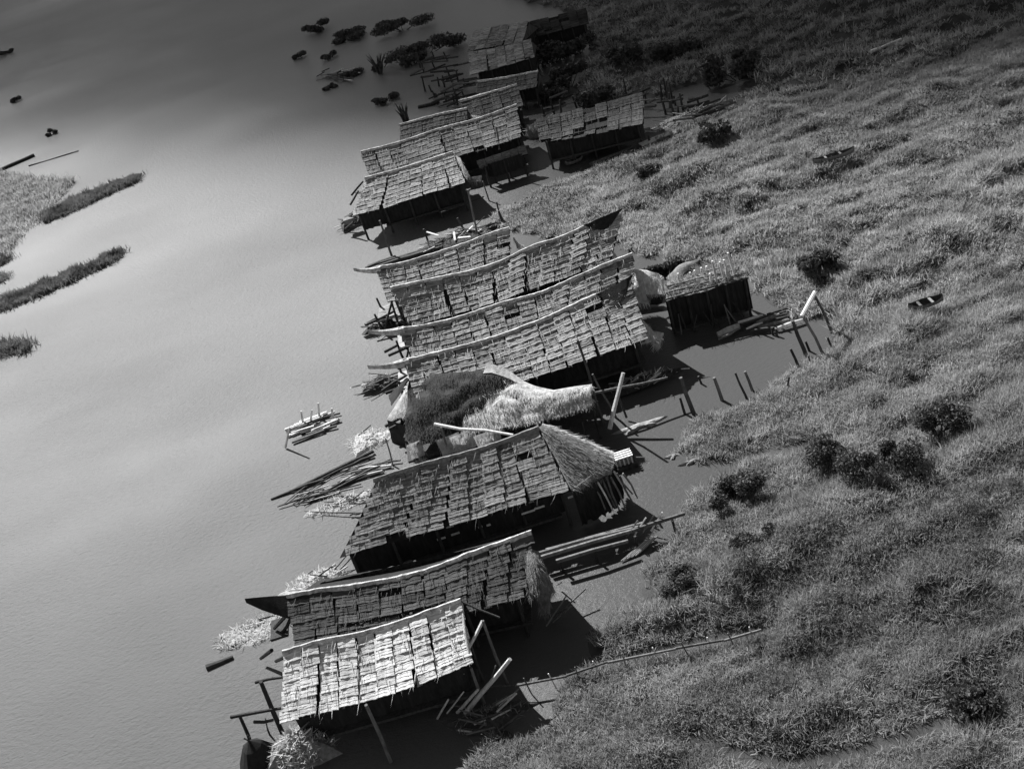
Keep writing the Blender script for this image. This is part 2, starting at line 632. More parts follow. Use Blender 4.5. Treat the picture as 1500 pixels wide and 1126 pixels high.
class House:
    def __init__(self, label, ridge, zr, eave, ze, cols, rows, tile, cap='cap', name='stilt_house', cat='house', group='thatched houses on stilts',
                 back=None, miss=.006, gap=0.955, walls=True, stilts=5, capr=0.13, mono=False, sag=0.10, tiled=True, floor_z=1.15, right_al=None):
        zr0, zr1 = zr if hasattr(zr, '__len__') else (zr, zr)
        A, B = at(*ridge[0], zr0), at(*ridge[-1], zr1)
        d = B - A
        d[2] = 0
        Ln = np.linalg.norm(d)
        d /= Ln
        n = np.array([d[1], -d[0], 0])
        pts = [on_plane(px, py, A, B) for px, py in ridge]
        self.ral = np.array([(p - A) @ d for p in pts])
        self.rz = np.array([p[2] for p in pts])
        if eave[0] == 'h':
            self.eal = np.array([eave[1], eave[2]], float)
            self.eoff = np.array([eave[3], eave[4] if len(eave) > 4 else eave[3]], float)
        else:
            ep = [at(px, py, ze) for px, py in eave]
            self.eal = np.array([(p - A) @ d for p in ep])
            self.eoff = np.array([(p - A) @ n for p in ep])
        self.A, self.d, self.n, self.ze, self.sag, self.Ln = A * [1, 1, 0], d, n, ze, sag, Ln
        self.hw = float(self.eoff.mean())
        self.back = self.hw if back is None else back
        mid = self.A + d * (self.eal[0] + self.eal[-1]) / 2
        self.root = thing(name, label, cat, mid, group)
        # roof lining: both slopes and both ends in one sheet
        us = np.linspace(0, 1, 19)
        vs = [0, .25, .5, .75, 1]
        rows_ = []
        for u in us:
            near = [self.S(u, v) - [0, 0, .07] for v in vs]
            far = [self.S(u, v, True) - [0, 0, .07] for v in reversed(vs[1:])]
            rows_.append(far + near)
        mb = MB().grid(rows_)
        self.roof = mb.build('roof', M['under'] if tiled else M[tile], self.root)
        for e, u in (('l', 0.0), ('r', 1.0)):
            g = MB()
            r, en, ef = self.S(u, 0), self.S(u, 1), self.S(u, 1, True)
            ins = d * (0.06 if u == 0 else -0.06) - np.array([0, 0, .12])
            rr = [[r + ins, r + ins]] + [[r * (1 - t) + ef * t + ins + [0, 0, -.05 * math.sin(3 * t)], r * (1 - t) + en * t + ins] for t in (.33, .66, 1)]
            g.grid(rr)
            g.build('gable', M['thatch_dark' if tile != 'thatch_pale' else 'straw_grey'], self.root)
        # shingles on the slope towards the viewer
        if tiled:
            tl = tiles_for(tile)
            for i in range(cols):
                lift = rnd.uniform(0, .05) + (0.045 if i % 2 else 0)
                skew = rnd.uniform(-.02, .02)
                for j in range(rows):
                    u0, u1 = i / cols, (i + 1) / cols
                    v0, v1 = j / rows, (j + 1) / rows
                    um, shift = (u0 + u1) / 2, rnd.uniform(-.004, .004) + skew * (j / rows)
                    if rnd.random() < miss:
                        continue
                    p0, p1 = self.S(u0 + shift, v0), self.S(u1 + shift, v0)
                    q0, q1 = self.S(u0 + shift, v1), self.S(u1 + shift, v1)
                    top, bot = (p0 + p1) / 2, (q0 + q1) / 2
                    X = (p1 - p0) + (q1 - q0)
                    w = np.linalg.norm(X) / 2
                    X /= np.linalg.norm(X)
                    Dn = bot - top
                    Dn = Dn - X * (Dn @ X)
                    ln = np.linalg.norm(Dn)
                    Yv = -Dn / ln
                    Z = np.cross(X, Yv)
                    a = rnd.uniform(-.035, .035)
                    X, Yv = X * math.cos(a) + Yv * math.sin(a), Yv * math.cos(a) - X * math.sin(a)
                    t = rnd.uniform(0, .025) / max(ln, .3)
                    Yv, Z = Yv * math.cos(t) - Z * math.sin(t), Z * math.cos(t) + Yv * math.sin(t)
                    o = bpy.data.objects.new('thatch_panel', tl[rnd.randrange(len(tl))])
                    COL.objects.link(o)
                    o.parent = self.roof
                    w *= gap * rnd.uniform(.97, 1.05)
                    flip = -1 if rnd.random() < .5 else 1
                    Xs = X * w
                    Ys = Yv * ln * rnd.uniform(1.0, 1.12)
                    loc = top + Z * (lift + .02) - parent_loc(self.roof)
                    o.matrix_local = Matrix(((Xs[0], Ys[0], Z[0], loc[0]), (Xs[1], Ys[1], Z[1], loc[1]), (Xs[2], Ys[2], Z[2], loc[2]), (0, 0, 0, 1)))
            nl = int(20 * self.Ln)
            uv = rng.random((nl, 2))
            P = np.array([self.S(a_, b_) for a_, b_ in uv]) + [0, 0, .13]
            dn = self.S(.5, 1) - self.S(.5, 0)
            dn /= np.linalg.norm(dn)
            V, T = blades(P, rng.uniform(.3, .9, nl), rng.uniform(.02, .045, nl), lean=.4, up=dn * 1.6 + [0, 0, .12], bend=.15)
            np_mesh('loose_leaf', V, T, M[tile], self.roof, kind='stuff')
        # ridge cap: a ragged strip of bound leaves folded over the ridge
        if cap:
            N = max(14, int(self.Ln * 3.2))
            rows_ = []
            for i in range(N + 1):
                u = i / N
                p = self.S(u, 0)
                s1, s2 = self.S(u, .5) - p, self.S(u, .5, True) - p
                s1, s2 = s1 / np.linalg.norm(s1), s2 / np.linalg.norm(s2)
                w1 = capr * rnd.uniform(.9, 1.5)
                h_ = capr * rnd.uniform(.8, 1.1) + .10
                z_ = np.array([0, 0, 1.0])
                rows_.append([p + s2 * capr * 2, p + s2 * capr * 1.2 + z_ * h_ * .7, p + s2 * capr * .3 + z_ * h_, p + s1 * w1 * .5 + z_ * (h_ + .02), p + s1 * w1 + z_ * h_ * .85, p + s1 * w1 * 1.15 + z_ * .05])
            MB().grid(rows_).build('ridge_cap', M[cap], self.root)
        e0, e1 = min(self.eal[0], self.eal[-1]), max(self.eal[0], self.eal[-1])
        a0, a1 = e0 + .5, e1 - .5
        self.a0, self.a1 = a0, a1
        if walls:
            ow = self.hw - .65
            ob = self.back - .65
            b0, b1 = max(a0, self.ral[0] + 1.2), min(a1, self.ral[-1] - .6)
            loop = [(a0, ow), (a1, ow), (b1, -ob), (b0, -ob), (a0, ow)]
            P = []
            for (s0, o0), (s1, o1) in zip(loop[:-1], loop[1:]):
                nseg = int(math.hypot(s1 - s0, o1 - o0) / .28) + 1
                for k in range(nseg):
                    t = k / nseg
                    P.append((s0 + (s1 - s0) * t, o0 + (o1 - o0) * t, k % 2))
            P.append(P[0])
            cen = ((a0 + a1) / 2, (ow - ob) / 2)
            lo, hi = [], []
            for (s, o_, k) in P:
                f = 1 - .012 * k
                s_, oo = cen[0] + (s - cen[0]) * f, cen[1] + (o_ - cen[1]) * f
                p = self.A + d * s_ + n * oo
                lo.append(p + [0, 0, floor_z - .1 + rnd.uniform(-.12, .05)])
                hi.append(p + [0, 0, ze + .25])
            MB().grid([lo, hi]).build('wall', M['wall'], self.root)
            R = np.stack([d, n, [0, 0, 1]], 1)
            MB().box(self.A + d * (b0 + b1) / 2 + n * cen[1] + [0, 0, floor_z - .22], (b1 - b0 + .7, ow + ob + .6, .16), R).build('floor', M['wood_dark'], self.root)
        if stilts:
            proto = None
            for i in range(stilts):
                for oo in (self.hw - .55, -(self.back - .55)):
                    s0, s1 = (a0, a1) if oo > 0 else (max(a0, self.ral[0] + 1.2), min(a1, self.ral[-1] - .6))
                    s = s0 + .1 + (s1 - s0 - .2) * i / (stilts - 1)
                    p = self.A + d * s + n * oo
                    if proto is None:
                        mb = MB().tube([(0, 0, -.8), (.03, .02, .8), (0, .03, ze + .2)], [.12, .11, .09], 6)
                        proto = mb.mesh('stilt', M['wood_dark'])
                    o = bpy.data.objects.new('stilt', proto)
                    COL.objects.link(o)
                    o.parent = self.root
                    o.location = Vector(p - parent_loc(self.root))
                    o.rotation_euler = (rnd.uniform(-.03, .03), rnd.uniform(-.03, .03), rnd.uniform(0, 6))

    def S(self, u, v, far=False):
        u_ = min(max(u, 0), 1)
        al = self.ral[0] + (self.ral[-1] - self.ral[0]) * u_
        R = self.A + self.d * al + [0, 0, float(smooth_interp(al, self.ral, self.rz))]
        ea = self.eal[0] + (self.eal[-1] - self.eal[0]) * u_
        eo = float(np.interp(ea, self.eal, self.eoff)) if self.eal[-1] > self.eal[0] else self.eoff[0]
        if far:
            eo = -self.back
            f0, f1 = max(self.ral[0] + .8, self.eal[0]), min(self.ral[-1] - .3, self.eal[-1])
            ea = f0 + (f1 - f0) * u_
        zd = float(np.interp(al, self.ral, self.rz) - np.interp(al, [self.ral[0], self.ral[-1]], [self.rz[0], self.rz[-1]])) * .35
        Ep = self.A + self.d * ea + self.n * eo + [0, 0, self.ze + zd]
        p = R * (1 - v) + Ep * v
        p = p - np.array([0, 0, self.sag * math.sin(math.pi * v)])
        if u != u_:
            p = p + self.d * ((u - u_) * self.Ln)
        return p

    def P(self, al, off, z):
        return self.A + self.d * al + self.n * off + [0, 0, z]

    def stick(self, p, q, r=.07, m='wood', name='pole', parent=None):
        p, q = np.asarray(p, float), np.asarray(q, float)
        mid = (p + q) / 2 + [rnd.uniform(-.08, .08), rnd.uniform(-.08, .08), rnd.uniform(-.06, .06)]
        return MB().tube([p, mid, q], [r, r * .95, r * .8], 6).build(name, M[m], parent or self.root)

    def apron(self, pts, m='straw', name='thatch_apron', fur=500, bulge=.35, fh=.45, n=7, out=None):
        """a hanging flap of loose leaves between four corners (top left, top right, bottom right, bottom left)"""
        a, b, c, e = [np.asarray(p, float) for p in pts]
        nn = np.cross(b - a, e - a)
        nn /= np.linalg.norm(nn) + 1e-9
        if nn[2] < 0:
            nn = -nn
        rows = []
        for i in range(n + 1):
            t = i / n
            rows.append([(a * (1 - s) + b * s) * (1 - t) + (e * (1 - s) + c * s) * t + nn * (bulge * math.sin(math.pi * s) * (.3 + math.sin(math.pi * t) * .7) + rnd.uniform(-.05, .05))
                         for s in [k / n for k in range(n + 1)]])
        ob = MB().grid(rows).build(name, M[m], self.root, smooth=True)
        if fur:
            st = rng.random((fur, 2))
            s, t = st[:, :1], st[:, 1:]
            P = (a * (1 - s) + b * s) * (1 - t) + (e * (1 - s) + c * s) * t + nn * (bulge * np.sin(np.pi * s) * (.3 + np.sin(np.pi * t) * .7))
            dn = (e + c - a - b)
            dn /= np.linalg.norm(dn)
            V, T = blades(P, rng.uniform(.5, 1.4, fur) * fh, rng.uniform(.02, .045, fur), lean=.6, up=dn * 1.4 + nn * .25)
            np_mesh('loose_leaf', V, T, M[m], ob, kind='stuff')
        return ob


def px(p, z):
    return at(p[0], p[1], z)


# ================================================================== HOUSES, nearest first
# --- the pale lean roof in the foreground
h1 = House('nearest house, low with one pale sunbleached thatch slope above a black open underside',
           K1((288, 490), (440, 447), (560, 425), (700, 385), (840, 335), (940, 300)), 4.7, K1((275, 745), (500, 690), (640, 650), (800, 600), (975, 530)), 3.0, 10, 7, 'thatch_pale', stilts=0, back=2.2, capr=.12)
r1 = h1.root
for b_, t_, r_ in (((680, 890), (590, 680), .10), ((1110, 600), (1018, 372), .085), ((1025, 675), (975, 545), .09), ((1020, 590), (965, 430), .07)):
    p, q = rise(K1(b_)[0], K1(t_)[0])
    h1.stick(p - [0, 0, .5], q, r_, 'wood', 'post')
for b_, t_, r_ in (((285, 790), (205, 595), .13), ((168, 838), (130, 725), .10), ((235, 790), (222, 730), .05)):
    p, q = rise(K1(b_)[0], K1(t_)[0])
    h1.stick(p - [0, 0, .5], q, r_, 'wood_dark', 'post')
for a_, b_, z_, r_ in (((185, 598), (290, 578), 3.8, .08), ((95, 725), (280, 692), 2.4, .09), ((180, 742), (250, 735), 2.0, .09)):
    h1.stick(px(K1(a_)[0], z_), px(K1(b_)[0], z_), r_, 'wood_dark', 'porch_beam')
h1.stick(px(K1((940, 302))[0], 4.7), px(K1((1080, 360))[0], 3.9), .06, 'wood_dark', 'rafter')
h1.stick(px(K1((1018, 372))[0], 3.9), px(K1((968, 470))[0], 3.3), .09, 'wood_pale', 'brace')
h1.stick(px(K1((940, 302))[0], 4.68), px(K1((975, 532))[0], 3.0), .07, 'wood_pale', 'barge_pole')
for i in range(5):
    a = h1.a0 + (h1.a1 - h1.a0) * i / 4
    h1.stick(h1.P(a, -1.7, -.5), h1.P(a, -1.7, 3.1), .1, 'wood_dark', 'stilt')

# --- the dark ridge with the long prow
h2 = House('near black thatched house with a long ridge prow, behind the pale lean roof',
           K1((300, 285), (430, 262), (560, 245), (700, 220), (850, 180), (960, 135), (1060, 100), (1200, 50)), (4.35, 4.85), ('h', 0.6, 12.6, 2.6), 3.0, 11, 6, 'thatch_dark')
prow = []
for i, (a, w) in enumerate((((150, 300), .06), ((200, 295), .35), ((260, 290), .6), ((320, 288), .8), ((400, 275), .9))):
    p = px(K1(a)[0], 4.5 - .08 * i)
    prow.append([p + [0, .5 * w, -.35 * w], p + [0, 0, .18], p + [0, -.75 * w, -.55 * w], p + [0, -1.2 * w, -1.1 * w]])
MB().grid(prow).build('ridge_prow', M['under'], h2.root)
h2.apron([px(K1((1165, 105))[0], 4.3), px(K1((1225, 120))[0], 4.0), px(K1((1285, 270))[0], 2.3), px(K1((1175, 285))[0], 2.9)], 'straw_grey', fur=900, bulge=.7)
h2.apron([px(K1((1215, 250))[0], 2.6), px(K1((1275, 230))[0], 2.6), px(K1((1260, 330))[0], 1.4), px(K1((1230, 330))[0], 1.4)], 'straw_grey', fur=300, bulge=.2)
for a_, b_, z0, z1 in (((330, 480), (260, 520), 2.4, 1.2), ((300, 350), (255, 400), 3, 1.8), ((320, 350), (270, 430), 2.6, 1.4), ((245, 480), (205, 510), 1.2, .4)):
    h2.stick(px(K1(a_)[0], z0), px(K1(b_)[0], z1), .12, 'wood_dark', 'porch_beam')
MB().box(px(K1((275, 400))[0], 1.6), (1.0, 1.6, .16)).build('porch_floor', M['wood_dark'], h2.root)

# --- the large hip roofed house
h3 = House('large house with a broad weathered roof and smooth thatch on its right hip',
           K2((385, 465), (480, 432), (590, 400), (740, 360), (840, 325), (930, 290)), 5.25, K2((265, 718), (420, 672), (650, 610), (850, 545), (1040, 495)), 3.0, 11, 8, 'thatch_brown', cap='cap_dark', stilts=6)
rend = h3.S(1, 0)
h3.apron([rend + [0, 0, .1], rend + [.25, .1, .05], px(K2((1180, 395))[0], 3.0), h3.S(1, 1) + [0, 0, .1]], 'straw_grey', fur=1500, fh=.6, bulge=.25, name='hip_thatch', n=8)
h3.apron([rend + [.2, .1, .1], rend + [.3, .3, 0.05], px(K2((1178, 368))[0], 3.1), px(K2((1180, 398))[0], 3.0)], 'straw', fur=200, bulge=.15, name='hip_thatch', n=6)
tops_ = [h3.S(1, 1) - [0, -.3, .1], px(K2((1120, 466))[0], 2.75), px(K2((1168, 440))[0], 2.6), px(K2((1182, 412))[0], 2.7), px(K2((1182, 388))[0], 2.9)]
zig = []
for i in range(41):
    f = i / 40 * 4
    k = min(int(f), 3)
    q = tops_[k] * (1 - f + k) + tops_[k + 1] * (f - k) + np.array([-.05 * (i % 2), .06 * (i % 2), 0])
    zig.append(q)
MB().grid([[q * [1, 1, 0] + [0, .1, .05 + rnd.uniform(0, .3)] for q in zig], zig]).build('wall', M['wall'], h3.root)
h3.apron([px(K2((1040, 494))[0], 3.0), px(K2((1175, 395))[0], 3.0), px(K2((1172, 440))[0], 2.55), px(K2((1050, 500))[0], 2.8)], 'straw_grey', fur=150, bulge=.05, fh=.3)
for i in range(9):
    f = i / 8
    a = (1110 + 120 * f, 470 - 40 * f + rnd.uniform(-8, 8)) if i < 5 else (1170 + 40 * (f - .5) * 2, 440 + rnd.uniform(-10, 10))
    b = (a[0] + 45 + rnd.uniform(-6, 10), a[1] + 85 + rnd.uniform(-20, 35))
    h3.stick(px(K2(a)[0], 2.6), px(K2(b)[0], .8), .06, 'wood_pale' if i % 4 == 1 else 'wood', 'paling')
for a, w in (((612, 703), .5), ((660, 688), .5), ((742, 655), .25), ((770, 648), .25), ((905, 606), .8), ((945, 597), .6), ((1050, 560), .3), ((1100, 545), .5), ((1150, 520), .4)):
    p = px(K2(a)[0], 2.0)
    off = (p - h3.A) @ h3.n
    MB().box(h3.P((p - h3.A) @ h3.d, h3.hw - .55, 1.9 + rnd.uniform(-.1, .1)), (w, .05, .12)).build('light_gap_mark', M['wood_pale'], h3.root)  # pale strips painted for light showing in small wall openings

# --- the sagging mossy roof, half collapsed
root4 = thing('collapsed_house', 'half collapsed house with black mossy thatch and a sweeping white straw rim', 'house', at(740, 640), 'thatched houses on stilts')
rim = [((500, 112), 4.2), ((570, 108), 4.3), ((640, 104), 4.4), ((710, 98), 4.5), ((780, 93), 4.5), ((830, 110), 4.2), ((880, 142), 3.8), ((930, 162), 3.6), ((980, 168), 3.6), ((1040, 158), 3.7), ((1108, 148), 3.8)]
low = [((485, 330), 2.0), ((530, 345), 1.9), ((590, 335), 1.9), ((650, 312), 1.9), ((720, 300), 2.0), ((790, 292), 2.1), ((850, 280), 2.2), ((905, 272), 2.3), ((960, 258), 2.4), ((1030, 240), 2.6), ((1108, 215), 2.8)]
RP = np.array([px(K2(p)[0], z) for p, z in rim])
LP = np.array([px(K2(p)[0], z) for p, z in low])


def s4(u, v):
    k = u * (len(RP) - 1)
    i = np.minimum(k.astype(int), len(RP) - 2)
    f = (k - i)[:, None]
    a, b = RP[i] * (1 - f) + RP[i + 1] * f, LP[i] * (1 - f) + LP[i + 1] * f
    p = a * (1 - v[:, None]) + b * v[:, None]
    p[:, 2] += (.25 * np.sin(np.pi * v) + (vnoise(u * 14, v * 7) - .5) * .55 * np.sin(np.pi * v))
    return p


def sheet4(u0, u1, v0f, v1f, m, name, nu=16, nvv=8, dz=0.0):
    rows = []
    for i in range(nu + 1):
        u = u0 + (u1 - u0) * i / nu
        vv = np.linspace(v0f(u), v1f(u), nvv + 1)
        rows.append(list(s4(np.full(nvv + 1, u), vv) + [0, 0, dz]))
    return MB().grid(rows).build(name, M[m], root4)


edge = lambda u: 1.0 if u < .28 else max(.03, 1.0 - (u - .28) / .33)
dark4 = sheet4(0, .62, lambda u: .0, lambda u: 1.0, 'moss', 'roof')
pale4 = sheet4(.33, 1, lambda u: max(.05, edge(u) - .02) if u < .6 else 0, lambda u: 1.02, 'straw', 'straw_layer', dz=.07)
sheet4(.36, 1, lambda u: -.06, lambda u: .09, 'straw', 'rim_thatch', dz=.10)
u, v = rng.random(9000) * .66, rng.random(9000) * .98
m_ = v < np.array([edge(q) for q in u]) + rng.normal(0, .08, 9000)
V, T = blades(s4(u[m_], v[m_]), rng.uniform(.15, .5, m_.sum()), rng.uniform(.02, .04, m_.sum()), lean=1.3, up=np.array([0, -1.1, -.5]))
np_mesh('moss_tuft', V, T, M['moss'], dark4, kind='stuff')
u, v = .33 + rng.random(7000) * .67, rng.random(7000)
m_ = v > np.array([edge(q) for q in u]) + rng.normal(0, .10, 7000)
V, T = blades(s4(u[m_], v[m_]) + [0, 0, .08], rng.uniform(.15, .6, m_.sum()), rng.uniform(.018, .04, m_.sum()), lean=1.1, up=np.array([.15, -1.5, -.55]))
np_mesh('loose_leaf', V, T, M['straw'], pale4, kind='stuff')
# back slope, stilts, pale hanging fringe, leaning mat on the left end
back = [[p + [0, 3.2 * f, -1.9 * f - .12] for f in (0, .5, 1)] for p in RP]
MB().grid(back).build('roof_back', M['under'], root4)
for i in range(0, 11, 2):
    for q in (LP[i] + [0, .5, 0], RP[i] + [0, 2.4, -2.2]):
        MB().tube([q * [1, 1, 0] - [0, 0, .6], q], [.11, .09], 6).build('stilt', M['wood_dark'], root4)
MB().box(root4.location + Vector((-1.5, 1.2, 1.0)), (10, 4.2, .16)).build('floor', M['wood_dark'], root4)


class _Shell:
    pass


h4 = House.__new__(House)
h4.root = root4
h4.apron([px(K2((500, 135))[0], 3.6), px(K2((515, 140))[0], 3.6), px(K2((490, 255))[0], 1.9), px(K2((425, 258))[0], 1.7)], 'straw', name='wall_mat', fur=120, bulge=.1, fh=.25)
h4.apron([px(K2((490, 120))[0], 3.0), px(K2((500, 125))[0], 3.0), px(K2((440, 215))[0], 1.2), px(K2((430, 180))[0], 1.2)], 'under', name='wall_mat', fur=0, bulge=.05)
wa, wb = px(K2((424, 262))[0], 1.7), px(K2((560, 300))[0], 1.9)
h4.apron([wa, wb, wb * [1, 1, 0] + [0, -.3, -.1], wa * [1, 1, 0] + [-.2, -.3, -.1]], 'wall', name='wall', fur=0, bulge=.0)  # dark wall colour carries the shade at this end
for (a, z), w in zip((((520, 350), 1.7), ((630, 330), 1.7), ((680, 318), 1.8), ((760, 315), 1.8)), (.5, .8, .9, .9)):
    c0 = px(K2(a)[0], z)
    h4.apron([c0 + [-w, 0, .3], c0 + [w, 0, .4], c0 + [w * .8, -.35, -.7], c0 + [-w * .8, -.35, -.8]], 'straw', name='straw_fringe', fur=160, bulge=.1, fh=.5, n=5)
for b_, t_, r_, m_ in (((432, 390), (420, 322), .06, 'wood'), ((622, 385), (606, 285), .09, 'wood'), ((1040, 320), (1036, 285), .05, 'wood_dark'), ((1085, 320), (1075, 270), .06, 'wood_dark')):
    p, q = rise(K2(b_)[0], K2(t_)[0], .6)
    h4.stick(p - [0, 0, 1], q, r_, m_, 'post')

# --- the four long houses side by side
h5a = House('shortest and farthest of the four long saddle roofed houses standing side by side',
            K3((205, 298), (300, 283), (450, 240), (600, 190), (690, 155), (770, 130)), (5.1, 5.4), ('h', .5, 10.7, 2.7), 3.2, 10, 7, 'thatch_mid')
h5b = House('long saddle roofed house, second from the far side of the row of four',
            K3((265, 385), (450, 345), (600, 315), (750, 265), (850, 215), (1000, 165), (1130, 105), (1240, 70)), 5.5, ('h', .6, 16.6, 2.7), 3.2, 14, 7, 'thatch_mid')
h5c = House('long saddle roofed house with a bright new thatch patch at its right end',
            K3((300, 557), (400, 545), (550, 510), (750, 445), (900, 405), (1050, 340), (1200, 275), (1290, 240)), (5.1, 5.5), ('h', .5, 16.4, 2.6), 3.2, 14, 7, 'thatch_mid')
h5d = House('nearest of the four long saddle roofed houses, beside the mossy collapsed roof',
            K3((320, 690), (350, 685), (500, 650), (650, 610), (800, 560), (950, 500), (1100, 430), (1200, 390), (1285, 350)), (5.2, 5.6), ('h', .4, 15.8, 3.3, 3.7), 3.0, 14, 8, 'thatch_mid')
for h, u0 in ((h5c, .80),):                                   # the bright patch of new leaf
    for o in list(h.roof.children):
        p = o.matrix_local.translation + Vector(parent_loc(h.roof))
        al = (np.array(p) - h.A) @ h.d
        if al / h.Ln > u0 and al / h.Ln < .97:
            o.data = tiles_for('thatch_pale')[rnd.randrange(9)]
            o['label'] = 'new pale thatch panel'
for h in (h5b, h5d):                                          # dark prow flap at the right end of the ridge
    r, q = h.S(1, 0), h.S(.88, 0)
    up_ = np.array([0, -.08, .24])
    g_ = []
    for f in np.linspace(0, 1, 7):
        p = h.S(.84 + .16 * f, 0)
        w = .27 * math.sin(math.pi * min(f * .62, 1)) if f < .8 else .27 * (1 - f) * 4 + .03
        e = h.S(.84 + .15 * f, min(w, .9))
        rise_ = np.array([.25 * f ** 3, 0, .25 * f ** 2])
        g_.append([p + up_ + rise_, (p + e) / 2 + up_ * .9 + rise_ * .5, e + up_ * .8])
    MB().grid(g_).build('ridge_prow', M['under'], h.root)
h5d.apron([px(K3((1240, 470))[0], 4.2), px(K3((1290, 470))[0], 4.0), px(K3((1410, 600))[0], 2.4), px(K3((1330, 620))[0], 2.7)], 'straw', fur=500, bulge=.3, n=6)
h5d.apron([px(K3((1370, 560))[0], 2.7), px(K3((1420, 570))[0], 2.6), px(K3((1400, 640))[0], 1.9), px(K3((1375, 635))[0], 1.9)], 'straw', fur=200, bulge=.1, n=4)
h5c.apron([px(K3((1295, 300))[0], 4.5), px(K3((1400, 320))[0], 3.9), px(K3((1425, 410))[0], 2.6), px(K3((1320, 400))[0], 3.2)], 'straw', fur=500, bulge=.5)
h5c.apron([px(K3((1250, 400))[0], 3.6), px(K3((1330, 370))[0], 3.5), px(K3((1360, 450))[0], 2.4), px(K3((1250, 440))[0], 2.9)], 'straw', fur=300, bulge=.3)
h5b.apron([px(K3((1160, 200))[0], 4.0), px(K3((1190, 200))[0], 4.0), px(K3((1225, 250))[0], 3.1), px(K3((1180, 250))[0], 3.3)], 'straw', fur=200, bulge=.1, n=4)
h5a.apron([px(K3((775, 140))[0], 4.9), px(K3((800, 190))[0], 4.1), px(K3((830, 200))[0], 3.6), px(K3((800, 215))[0], 3.7)], 'straw', fur=150, bulge=.2, n=4)
# porches on the river side
for h, w in ((h5a, 2.2), (h5b, 2.0), (h5c, 2.4), (h5d, 2.4)):
    R = np.stack([h.d, h.n, [0, 0, 1]], 1)
    MB().box(h.P(h.a0 - w / 2 + .1, .4, 1.25), (w, 2.6, .14), R).build('porch_floor', M['thatch_mid'], h.root)
    for s, o_, t in ((-w + .2, 1.5, 1.9), (-w + .3, -.8, 2.2), (-.6, 1.6, 3.0)):
        h.stick(h.P(h.a0 + s, o_, -.6), h.P(h.a0 + s + rnd.uniform(-.2, .2), o_, t), .11, 'wood_dark', 'post')
    for s, o_, l in ((-w - .9, 1.4, 2.6), (-w - 1.2, .6, 2.0)):
        h.stick(h.P(h.a0 + s, o_ + .2, 1.0 + rnd.uniform(-.3, .4)), h.P(h.a0 + s + l, o_ - .1, 1.35 + rnd.uniform(-.2, .3)), .12, 'wood_dark', 'porch_beam')
    h.stick(h.P(h.a0 - .2, 1.7, 2.9), h.P(h.a0 - w * .8, 1.9, .4), .1, 'wood_dark', 'brace')
for h, tip, m_ in ((h5a, (110, 303), 'cap'), (h5c, (170, 565), 'cap'), (h5d, (170, 715), 'cap')):
    A0 = h.S(0, 0)
    q = on_plane(*K3(tip)[0], A0, A0 + h.d)
    rows = []
    for i in range(8):
        f = i / 7
        c = q * (1 - f) + (A0 + h.d * .4) * f - np.array([0, 0, .12 * math.sin(math.pi * f)])
        w = .10 + .24 * f + rnd.uniform(-.03, .03)
        rows.append([c - h.n * w + [0, 0, -.1 - .25 * f], c - h.n * w * .5 + [0, 0, .1], c + [0, 0, .16], c + h.n * w * .6 + [0, 0, .1], c + h.n * w + [0, 0, -.08], c + h.n * w * .8 + [0, 0, -.1 - .3 * f]])
    MB().grid(rows).build('ridge_prow', M[m_], h.root)

# --- group beyond the gap
h7a = House('house with bright ragged shingles, nearest roof of the dark middle group',
            K4((160, 410), (330, 365), (440, 330), (530, 300)), 5.1, K4((105, 565), (220, 538), (400, 480), (580, 428)), 3.0, 8, 8, 'thatch_mid', stilts=5)
h7b = House('long grey roofed house just behind the bright ragged one',
            K4((140, 300), (300, 260), (480, 200), (650, 155), (800, 100)), 5.25, ('h', .8, 17.0, 3.5), 3.0, 12, 7, 'thatch_brown')
h7c = House('small dark house with a white ridge at the river end of the middle group',
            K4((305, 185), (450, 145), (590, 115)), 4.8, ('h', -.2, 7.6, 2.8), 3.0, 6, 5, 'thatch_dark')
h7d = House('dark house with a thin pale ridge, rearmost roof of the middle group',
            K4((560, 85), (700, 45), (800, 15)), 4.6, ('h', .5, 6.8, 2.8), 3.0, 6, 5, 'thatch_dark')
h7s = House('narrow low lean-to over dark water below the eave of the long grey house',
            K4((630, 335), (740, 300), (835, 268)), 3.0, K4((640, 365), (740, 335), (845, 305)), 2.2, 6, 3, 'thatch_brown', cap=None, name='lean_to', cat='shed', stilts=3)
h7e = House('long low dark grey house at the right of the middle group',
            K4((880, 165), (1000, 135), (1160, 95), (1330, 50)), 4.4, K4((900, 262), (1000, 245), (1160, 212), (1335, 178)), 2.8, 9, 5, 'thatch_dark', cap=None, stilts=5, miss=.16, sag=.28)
for b_, t_, r_ in (((555, 500), (540, 425), .07), ((630, 640), (592, 455), .10), ((678, 488), (655, 420), .08), ((720, 262), (712, 190), .09), ((478, 240), (468, 195), .06)):
    p, q = rise(K4(b_)[0], K4(t_)[0], 0.4 if b_[1] > 300 else 3.6)
    (h7a if b_[1] > 300 else h7b).stick(p - [0, 0, .6], q, r_, 'wood', 'post')
h7a.stick(px(K4((585, 458))[0], 3.6), px(K4((605, 452))[0], 3.6), .09, 'wood', 'crossbar')
h7a.stick(px(K4((480, 552))[0], 1.4), px(K4((660, 485))[0], 1.4), .08, 'wood_dark', 'rail')
h7a.apron([px(K4((540, 310))[0], 4.9), px(K4((560, 320))[0], 4.8), px(K4((600, 400))[0], 3.2), px(K4((585, 410))[0], 3.1)], 'straw', fur=200, bulge=.1, n=4)
h7a.apron([px(K4((590, 405))[0], 2.9), px(K4((650, 395))[0], 2.9), px(K4((650, 420))[0], 2.4), px(K4((595, 425))[0], 2.4)], 'straw_grey', fur=100, bulge=.05, n=4)
